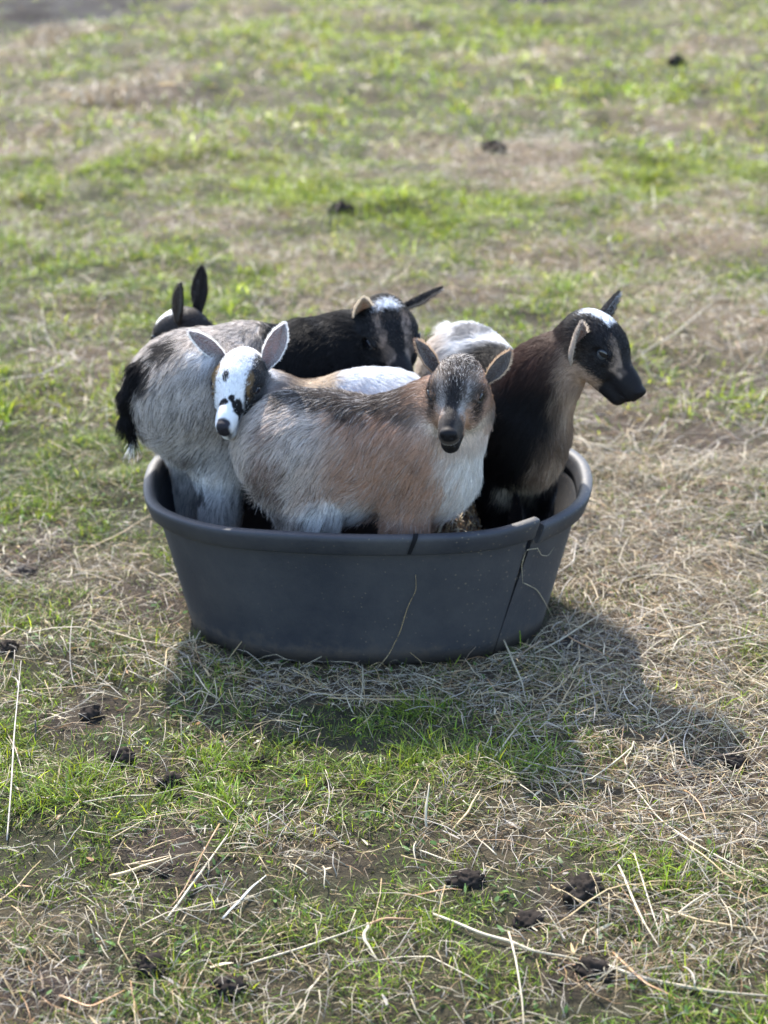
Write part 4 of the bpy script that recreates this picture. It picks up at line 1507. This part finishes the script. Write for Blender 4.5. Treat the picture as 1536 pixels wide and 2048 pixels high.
# 4: the white faced kid behind the front one
def coat_white(P, l, W, fr):
    n = fbm(P, 40, 3, 41)
    c = np.tile(np.array((0.66, 0.66, 0.67)), (len(P), 1))
    fr_ = 1 - sstep(-.075, -.035, P[:, 0] + (fbm(P, 16, 2, 42) - .5) * .06)
    c = lay(c, fr_ * (1 - W['head']), np.array((0.16, 0.115, 0.08)))
    c = lay(c, fr_ * sstep(.5, .62, fbm(P, 26, 2, 43)) * (1 - W['head']), np.array((0.52, 0.42, 0.31)))
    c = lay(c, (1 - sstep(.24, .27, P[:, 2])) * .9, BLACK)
    h = W['head']
    X = l[:, 0]
    k = np.tile(np.array((0.63, 0.62, 0.62)), (len(P), 1))
    # the side of the face that shows to the right of the picture is X < 0
    pr = sstep(.0185, .0245, -X + .05 * np.clip(l[:, 1] - .02, 0, 1) + (n - .5) * .012) * sstep(-.040, -.030, l[:, 1] + (n - .5) * .02) * (1 - sstep(.076, .088, l[:, 1] + (n - .5) * .02))
    k = lay(k, pr, BLACK)
    br = pr * (1 - sstep(.8, 1.15, np.sqrt(((X + .0262) / .0055) ** 2 + ((l[:, 1] - .026) / .017) ** 2) + (n - .5) * .5))
    k = lay(k, br * .9, np.array((0.13, 0.078, 0.032)))
    pl = sstep(.0285, .0325, X + (n - .5) * .008) * sstep(-.032, -.024, l[:, 1]) * (1 - sstep(.048, .056, l[:, 1]))
    k = lay(k, pl, BLACK)
    k = lay(k, pl * sstep(-.002, .006, l[:, 1]) * (1 - sstep(.035, .045, l[:, 1])) * .85, np.array((0.20, 0.125, 0.05)))
    for x, y, rx, ry in ((.0125, .026, .0055, .0085), (.008, .064, .0095, .0050), (-.004, .058, .0060, .0065), (-.015, .066, .0085, .0130)):
        d = np.sqrt(((X - x) / rx) ** 2 + ((l[:, 1] - y) / ry) ** 2) + (fbm(P, 130, 2, 47) - .5) * .9
        k = lay(k, (1 - sstep(.85, 1.1, d)) * (l[:, 2] > -.012), BLACK)
    nz = sstep(.092, .098, l[:, 1] + (fbm(P, 90, 2, 48) - .5) * .010) * (1 - sstep(.009, .0125, np.abs(X + .001))) * sstep(-.028, -.022, l[:, 2])
    k = lay(k, nz, np.array((0.022, 0.020, 0.024)))
    k = lay(k, (sstep(.086, .094, l[:, 1])) * sstep(-.024, -.026, l[:, 2]) * sstep(.0, -.006, X) * .9, np.array((0.03, .028, .032)))
    return c * (1 - h[:, None]) + k * h[:, None]


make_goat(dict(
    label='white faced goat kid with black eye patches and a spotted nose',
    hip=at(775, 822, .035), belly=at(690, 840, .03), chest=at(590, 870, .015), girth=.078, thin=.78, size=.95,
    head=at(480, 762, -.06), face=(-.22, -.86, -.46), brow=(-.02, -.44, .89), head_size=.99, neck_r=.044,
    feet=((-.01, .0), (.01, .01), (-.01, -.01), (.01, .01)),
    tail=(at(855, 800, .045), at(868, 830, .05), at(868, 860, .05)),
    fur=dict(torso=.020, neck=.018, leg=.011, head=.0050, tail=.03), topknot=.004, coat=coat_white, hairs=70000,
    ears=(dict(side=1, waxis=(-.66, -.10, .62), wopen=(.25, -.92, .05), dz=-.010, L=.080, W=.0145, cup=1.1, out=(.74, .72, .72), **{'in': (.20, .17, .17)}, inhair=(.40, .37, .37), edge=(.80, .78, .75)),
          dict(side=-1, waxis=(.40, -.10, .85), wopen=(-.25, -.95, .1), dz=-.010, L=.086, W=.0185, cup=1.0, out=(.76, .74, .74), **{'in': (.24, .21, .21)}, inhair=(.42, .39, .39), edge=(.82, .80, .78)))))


# 5: the dark kid that stands on the grass behind the tub, only its poll and ears show
def coat_back(P, l, W, fr):
    n = fbm(P, 40, 3, 51)
    c = np.tile(np.array((0.025, 0.021, 0.020)), (len(P), 1))
    h = W['head']
    k = np.tile(np.array((0.025, 0.021, 0.020)), (len(P), 1))
    bl = (1 - sstep(.020, .026, np.abs(l[:, 0]) + (n - .5) * .01)) * sstep(.006, .014, l[:, 2]) * sstep(-.034, -.026, l[:, 1]) * (1 - sstep(.018, .026, l[:, 1]))
    k = lay(k, bl, np.array((0.80, 0.79, 0.77)))
    k = lay(k, sstep(.5, .6, fbm(P, 60, 2, 52)) * sstep(.02, .03, l[:, 1]) * .6, np.array((0.22, 0.19, 0.16)))
    return c * (1 - h[:, None]) + k * h[:, None]


make_goat(dict(
    label='dark goat kid with white poll and upright ears, mostly hidden behind the grey kid',
    hip=at(640, 775, .42), belly=at(560, 775, .41), chest=at(465, 765, .40), girth=.078, thin=.78, size=.95, floor=.004,
    head=at(357, 666, .355), iris=M_PUPIL, face=(-.75, .36, -.55), brow=(-.42, .22, .86), head_size=.98, neck_r=.046,
    feet=((0, 0), (0, 0), (0, 0), (0, 0)),
    tail=(at(728, 760, .42), at(742, 785, .425), at(745, 810, .425)),
    fur=dict(torso=.016, neck=.016, leg=.010, head=.0050, tail=.03), coat=coat_back, hairs=26000,
    ears=(dict(side=1, axis=(.08, -.62, .80), open=(.6, .3, .1), L=.090, W=.0165, cup=1.1, bend=.05, out=(.032, .027, .026), **{'in': (.06, .05, .045)}, inhair=(.10, .09, .08), edge=(.05, .045, .04)),
          dict(side=-1, axis=(-.32, -.80, .62), open=(-.6, .3, .1), L=.092, W=.0165, cup=1.1, bend=.05, out=(.032, .027, .026), **{'in': (.06, .05, .045)}, inhair=(.10, .09, .08), edge=(.05, .045, .04)))))

# ------------------------------------------------------------------ clods of dung and earth
def clod(px, py, size, mat, label, cat, seed, flat=0.6, name='dung_clod'):
    c = on_ground(px, py)
    z = gh(np.array([[c[0], c[1]]]))[0]
    bm = bmesh.new()
    bmesh.ops.create_icosphere(bm, subdivisions=4, radius=1)
    V = np.array([v.co[:] for v in bm.verts])
    n = fbm(V + seed * 3.7, 1.1, 3, seed) - .5
    n2 = fbm(V + seed, 3.0, 2, seed + 5) - .5
    n3 = fbm(V + seed, 6.0, 3, seed + 9) - .5
    V = V * (1 + 0.85 * n + 0.9 * n2 + 0.45 * n3)[:, None] * np.array((1, .8, flat)) * size
    for v, p in zip(bm.verts, V):
        v.co = p
    for f in bm.faces:
        f.smooth = True
    me = bpy.data.meshes.new(name)
    bm.to_mesh(me)
    bm.free()
    me.materials.append(mat)
    o = bpy.data.objects.new(name, me)
    COL.objects.link(o)
    o.location = (c[0], c[1], z + size * flat * 0.25)
    o.rotation_euler = (0, 0, seed * 1.3)
    tag(o, label, cat, 'dark clods lying in the grass')
    return o


for k, (px, py, s, m, lab) in enumerate((
        (50, 1142, .022, M_STONE, 'grey brown rounded clod at the left edge beside the tub'),
        (182, 1428, .020, M_DUNG, 'dark flat clod of mud under dry stems left of the tub front'),
        (243, 1522, .019, M_DUNG, 'round black dung clod left of the fibrous clod'),
        (336, 1562, .020, M_DUNG, 'fibrous dark dung clod under a pale crossing stem'),
        (357, 1590, .008, M_DUNG, 'small black pellet just below the fibrous dung clod'),
        (515, 1528, .012, M_DUNG, 'small dark earth lump below the middle of the tub'),
        (303, 1920, .022, M_DUNG, 'lumpy dark brown clod at the lower left under a curled leaf'),
        (455, 1965, .021, M_DUNG, 'flat black dung lump near the bottom edge'),
        (328, 1745, .009, M_DUNG, 'small black pellet beside the broken yellow stem'),
        (935, 1772, .021, M_DUNG, 'dark crumbling dung clod below the shaded grass'),
        (1165, 1802, .026, M_DUNG, 'broad dark grey dung clod beside the split straw'),
        (1185, 1948, .022, M_DUNG, 'black dung clod at the end of the thick straw'),
        (1060, 1850, .018, M_DUNG, 'dark clod between the broad dung clod and thick straw'),
        (1140, 1290, .020, M_STONE, 'dark grey clod in the hay right of the tub foot'),
        (1470, 1530, .024, M_DUNG, 'dark soil lump in the hay near the right edge'),
        (20, 1312, .016, M_DUNG, 'dark lump at the left edge with a stem over it'),
        (683, 440, .052, M_DUNG, 'black dung heap on the pasture straight behind the tub'),
        (1355, 128, .052, M_DUNG, 'small black dung spot far off at the upper right'),
        (985, 312, .058, M_DUNG, 'dark grey clod in the tan patch of the far pasture'))):
    clod(px, py, s, m, lab, 'clod', k + 3)


# ------------------------------------------------------------------ the straws one can pick out
def straw(pts, r, col, label, nodes=3, flat=1.0, taper=(.9, 1, .35), cat='straw', name='straw_stalk', group='single straws on the ground', seed=0):
    """pts: (photo px, photo py, height above ground) or world points"""
    W = []
    for p in pts:
        if len(p) == 4:
            W.append(np.array(p[:3], float))
        else:
            c = on_ground(p[0], p[1], p[2])
            g = gh(np.array([[c[0], c[1]]]))[0]
            W.append(on_ground(p[0], p[1], p[2] + g))
    W = np.array(W)
    K = max(12, 6 * len(W))
    s = np.r_[0, np.cumsum(np.linalg.norm(np.diff(W, axis=0), axis=1))]
    s /= s[-1]
    t = np.linspace(0, 1, K)
    C = np.stack([np.interp(t, s, W[:, i]) for i in range(3)], 1)
    for _ in range(2):                                         # soften the corners
        C[1:-1] = (C[:-2] + 2 * C[1:-1] + C[2:]) / 4
    rs = np.random.default_rng(seed + 50)
    C = C + np.stack([np.interp(t, np.linspace(0, 1, 7), rs.normal(0, r * .22, 7)) for _ in range(3)], 1)
    if nodes:                                                  # stiff stalks bridge the small hollows
        zl = C[0, 2] + (C[-1, 2] - C[0, 2]) * t
        C[:, 2] = np.maximum(.65 * zl + .35 * C[:, 2], gh(C[:, :2]) + r * .5)
    tp = np.interp(t, [0, .5, 1], taper)
    for q in np.linspace(.15, .85, nodes) if nodes else ():
        tp = tp * (1 + .28 * np.exp(-((t - q) / .02) ** 2))
    V, F = tubes(C[None], np.array([r * .68]), 6, tp, np.array([flat]))
    n6 = np.arange(len(V)).reshape(K, 6)
    V = np.concatenate((V, C[:1], C[-1:]))
    a, b = len(V) - 2, len(V) - 1
    F = [F[0], np.array([[n6[0, i], n6[0, (i + 1) % 6], a] for i in range(6)] + [[n6[-1, (i + 1) % 6], n6[-1, i], b] for i in range(6)])]
    streak = (fbm(V * np.array((1, 1, 1)), 160, 2, seed + 9) - .5) * .5
    cc = np.asarray(col)[None] * .88 * (1 + streak)[:, None]
    for q in np.linspace(.15, .85, nodes) if nodes else ():
        tt = np.concatenate((np.repeat(t, 6), [0, 1]))
        cc = cc * (1 - .5 * np.exp(-((tt - q) / .012) ** 2))[:, None]
    o = mesh_obj(name, V, F, M_STRAW, cols=cc)
    tag(o, label, cat, group)
    return o


e = .006
ST = [
    ([(962, 1488, e), (1060, 1520, .012), (1160, 1545, .012), (1262, 1566, .014), (1300, 1600, e)], .0024, S_PALE, 'long thick pale straw running down right from the shaded grass', 4),
    ([(1258, 1560, .012), (1320, 1640, .010), (1400, 1690, .010), (1536, 1760, e), (1600, 1790, e)], .0020, S_PALE, 'pale straw sloping to the right edge below the long thick straw', 3),
    ([(1345, 1662, .010), (1440, 1715, .012), (1560, 1775, e)], .0019, S_PALE * .95, 'second pale straw lying alongside the sloping one at the right edge', 2),
    ([(1230, 1650, .010), (1310, 1646, .014), (1400, 1628, .016), (1560, 1618, .014)], .0022, S_GOLD * 1.05, 'tan jointed straw crossing the pale ones toward the right edge', 4),
    ([(868, 1828, .008), (960, 1862, .012), (1060, 1892, .012), (1190, 1926, .010)], .0034, S_PALE, 'thick split straw stalk at bottom centre pointing at a black clod', 3),
    ([(1200, 1925, .008), (1300, 1955, .010), (1420, 1980, .010), (1580, 1996, e)], .0036, S_PALE * .85, 'thick bent straw at the lower right beyond the black clod', 3),
    ([(1238, 1730, .010), (1262, 1790, .014), (1290, 1850, .012), (1318, 1895, e)], .0028, S_PALE * 1.05, 'flat pale straw blade standing left in a pair right of the broad clod', 0),
    ([(1268, 1705, .010), (1290, 1780, .012), (1326, 1888, e)], .0020, S_PALE, 'narrow straw blade at the right of the pair near the broad clod', 0),
    ([(332, 1840, e), (400, 1745, .010), (470, 1648, .012)], .0024, S_PALE * 1.08, 'pale knotty straw leaning up right in the lower left grass', 4),
    ([(446, 1836, e), (488, 1790, .010), (532, 1750, .008)], .0026, np.array((.62, .60, .55)), 'flat whitish leaf blade right of the knotty straw', 0),
    ([(220, 1756, .006), (280, 1738, .012), (342, 1714, .010)], .0042, S_GOLD * 1.15, 'short thick yellow piece of broken stem', 1),
    ([(250, 1732, .006), (300, 1722, .010), (340, 1712, .008)], .0028, S_GOLD * 1.1, 'thin yellow stem lying just above the thick broken one', 1),
    ([(488, 1930, e), (600, 1895, .012), (690, 1865, .014), (738, 1848, .016)], .0022, S_PALE * .9, 'long straw stalk with folded leaf at its right end', 3),
    ([(735, 1846, .016), (728, 1880, .016), (752, 1918, .008)], .0036, S_PALE, 'folded pale leaf hanging at the end of a long straw', 0),
    ([(738, 1848, .016), (768, 1838, .012), (830, 1836, .008)], .0030, S_RUST * 1.2, 'rusty stem end continuing right of the folded leaf', 1),
    ([(166, 1604, e), (240, 1592, .010), (305, 1588, .012), (390, 1568, .010)], .0017, S_PALE * .95, 'thin pale straw lying over the fibrous dung clod', 2),
    ([(215, 1682, e), (300, 1630, .012), (450, 1612, .010)], .0016, S_GOLD, 'thin golden straw below the dung clods at the left', 2),
    ([(14, 1680, e), (22, 1560, .030), (30, 1440, .055), (42, 1320, .075)], .0019, S_GREY * 1.1, 'tall grey stem standing upright at the left edge', 2),
    ([(12, 1462, .004), (32, 1500, .02), (48, 1560, .004)], .0022, S_BROWN, 'short brown bent stem beside the tall grey stem', 0),
    ([(70, 1440, .035), (72, 1500, .004)], .0018, np.array((.03, .03, .028)), 'black upright stub of a stem at the left', 0),
    ([(655, 1396, e), (760, 1397, .010), (860, 1396, .010), (945, 1396, e)], .0020, S_GOLD * 1.15, 'straight golden straw lying along the front of the tub', 2),
    ([(468, 1350, e), (560, 1363, .010), (640, 1384, .012), (780, 1390, .010), (935, 1380, e)], .0017, S_GOLD * 1.1, 'long curved straw in front of the tub base', 2),
    ([(976, 1530, e), (1005, 1490, .012), (1052, 1430, .014)], .0021, S_PALE, 'short leaning pale straw at the edge of the shade', 2),
    ([(1008, 1280, .045), (1025, 1325, .030), (1042, 1370, .010), (1056, 1412, e)], .0020, S_PALE * .9, 'knobbly straw standing against the right foot of the tub', 5),
    ([(1062, 1310, .010), (1120, 1276, .020), (1205, 1226, .020)], .0022, S_PALE, 'pale straw pointing up right from the tub foot', 2),
    ([(1085, 1400, e), (1130, 1360, .012), (1160, 1322, .012), (1156, 1290, .02)], .0022, S_GOLD * 1.2, 'yellow straw with a bent tip right of the tub', 2),
    ([(1122, 1412, e), (1190, 1382, .010), (1240, 1375, .008)], .0024, S_GOLD * 1.25, 'yellow green flat stem lying right of the tub shade', 1),
    ([(505, 1300, e), (525, 1260, .040), (575, 1262, .045), (600, 1288, .015)], .0018, S_GOLD, 'thin stem bent over at the left of the tub foot', 2),
    ([(522, 1238, .055), (560, 1258, .040), (602, 1288, .012)], .0018, S_PALE, 'straight pale straw leaning on the tub front at the left', 1),
    ([(452, 1325, e), (492, 1272, .035), (535, 1252, .04), (580, 1258, .035), (640, 1310, .012), (690, 1300, e)], .0014, S_GOLD * .9, 'thin curled hay stem arching over the tub foot', 0),
    ([(392, 1278, e), (418, 1232, .03)], .0016, S_PALE, 'short straw poking up at the left corner of the tub', 0),
    ([(195, 1255, e), (280, 1277, .014), (355, 1286, .014), (395, 1300, e)], .0022, S_GOLD * .85, 'brownish stem lying on the mud left of the tub', 2),
    ([(1322, 1818, .008), (1400, 1838, .012), (1560, 1862, .008)], .0030, S_GOLD * 1.2, 'thick golden straw at the right edge below the broad clod', 2),
    ([(1340, 1838, e), (1390, 1802, .012), (1440, 1772, .012)], .0024, S_PALE, 'short pale straw leaning up right at the lower right', 1),
    ([(1228, 1905, e), (1290, 1965, .014), (1360, 2000, .010)], .0026, S_RUST * 1.4, 'orange brown leaf strip curving through the lower right hay', 0),
    ([(852, 1655, .004), (853, 1612, .022), (858, 1568, .036)], .0030, S_PALE * 1.05, 'flat dry leaf standing upright in the shaded grass', 0),
    ([(905, 1660, .004), (935, 1625, .014), (960, 1580, .026)], .0028, S_GOLD, 'tan twisted leaf rising right of the upright dry leaf', 0),
    ([(838, 1700, e), (900, 1720, .010), (935, 1728, e)], .0018, S_PALE, 'small pale stem in the middle of the lower grass', 1),
    ([(0, 760, e), (80, 742, .02), (150, 716, .02)], .0026, S_GREY * 1.2, 'blurred pale stem on the grass at the left behind the tub', 1),
    ([(1285, 705, e), (1350, 655, .03), (1425, 605, .02)], .0030, S_PALE, 'blurred pale straw right of the black kid\'s head', 1),
    ([(160, 1105, e), (240, 1065, .014), (312, 1022, .014)], .0020, S_GOLD, 'thin straw pointing at the left rim of the tub', 1),
    ([(1310, 420, .004), (1305, 368, .08)], .0030, S_PALE, 'pale upright stem far off in the pasture at the right', 0),
    ([(1226, 505, .004), (1218, 480, .04), (1222, 470, .04)], .0035, S_PALE, 'short pale upright stem in the tan hay band', 0),
    ([(985, 480, .004), (990, 455, .05)], .0035, S_PALE, 'short pale stem standing in the green behind the kids', 0),
    ([(190, 1320, .02), (195, 1360, .004)], .0015, S_PALE, 'short upright pale stub left of the tub', 0),
    ([(1110, 1150, e), (1148, 1120, .02), (1152, 1080, .03)], .0020, S_GREY * 1.2, 'grey straw curving upward right of the tub wall', 1),
    ([(372, 1400, e), (400, 1380, .015), (440, 1400, e)], .0016, S_PALE, 'small curved straw left of the tub front', 0),
    ([(390, 1345, .01), (415, 1380, .01), (440, 1398, e)], .0018, S_PALE * .95, 'pale stalk lying across the mud at the left of the tub front', 1),
    ([(120, 1990, e), (180, 2015, .008), (250, 1980, .01)], .0022, S_RUST * 1.5, 'orange stem at the lower left corner', 0),
]
for k, (pts, r, col, lab, nd) in enumerate(ST):
    straw(pts, r, col, lab, nd, flat=.45 if nd == 0 else .9, seed=k)

# strands that rest on the tub itself
def on_wall(px, py, off=0.002):
    """point on the front of the tub wall seen at this photo pixel"""
    Y = -0.25
    for _ in range(14):
        p = at(px, py, Y)
        a, b = tub_ab(min(max(p[2], 0), TUB_H))
        Y = -b * max(1e-4, 1 - abs(p[0] / a) ** NE) ** (1 / NE) - off - (0.018 if p[2] > .21 else 0)
    p = at(px, py, Y)
    return (*p, 0)


straw([on_wall(832, 1150, .003), on_wall(832, 1178, .004), on_wall(815, 1215, .004), on_wall(800, 1265, .005), on_wall(778, 1310, .008), on_ground(752, 1340, .008).tolist() + [0]], .0019, S_GOLD * .9,
      'long curved dry grass blade leaning against the front of the tub', 0, .5, (.5, 1, .5), seed=91)
straw([on_wall(1076, 1097, .008), on_wall(1052, 1100, .006), on_wall(1043, 1130, .005), on_wall(1046, 1168, .005)], .0009, S_PALE, 'thin straw loop caught in the split of the tub', 0, seed=92)
straw([on_wall(1076, 1097, .008), on_wall(1082, 1110, .006), on_wall(1096, 1112, .006), on_wall(1108, 1094, .006)], .0009, S_PALE * .9, 'thin curled strand to the right of the tub split', 0, seed=93)
straw([on_wall(1048, 1166, .006), on_wall(1075, 1180, .006), on_wall(1092, 1208, .010), on_ground(1108, 1240, .012).tolist() + [0]], .0010, S_PALE * .9, 'thin strand hanging from the tub split to the ground', 0, seed=94)
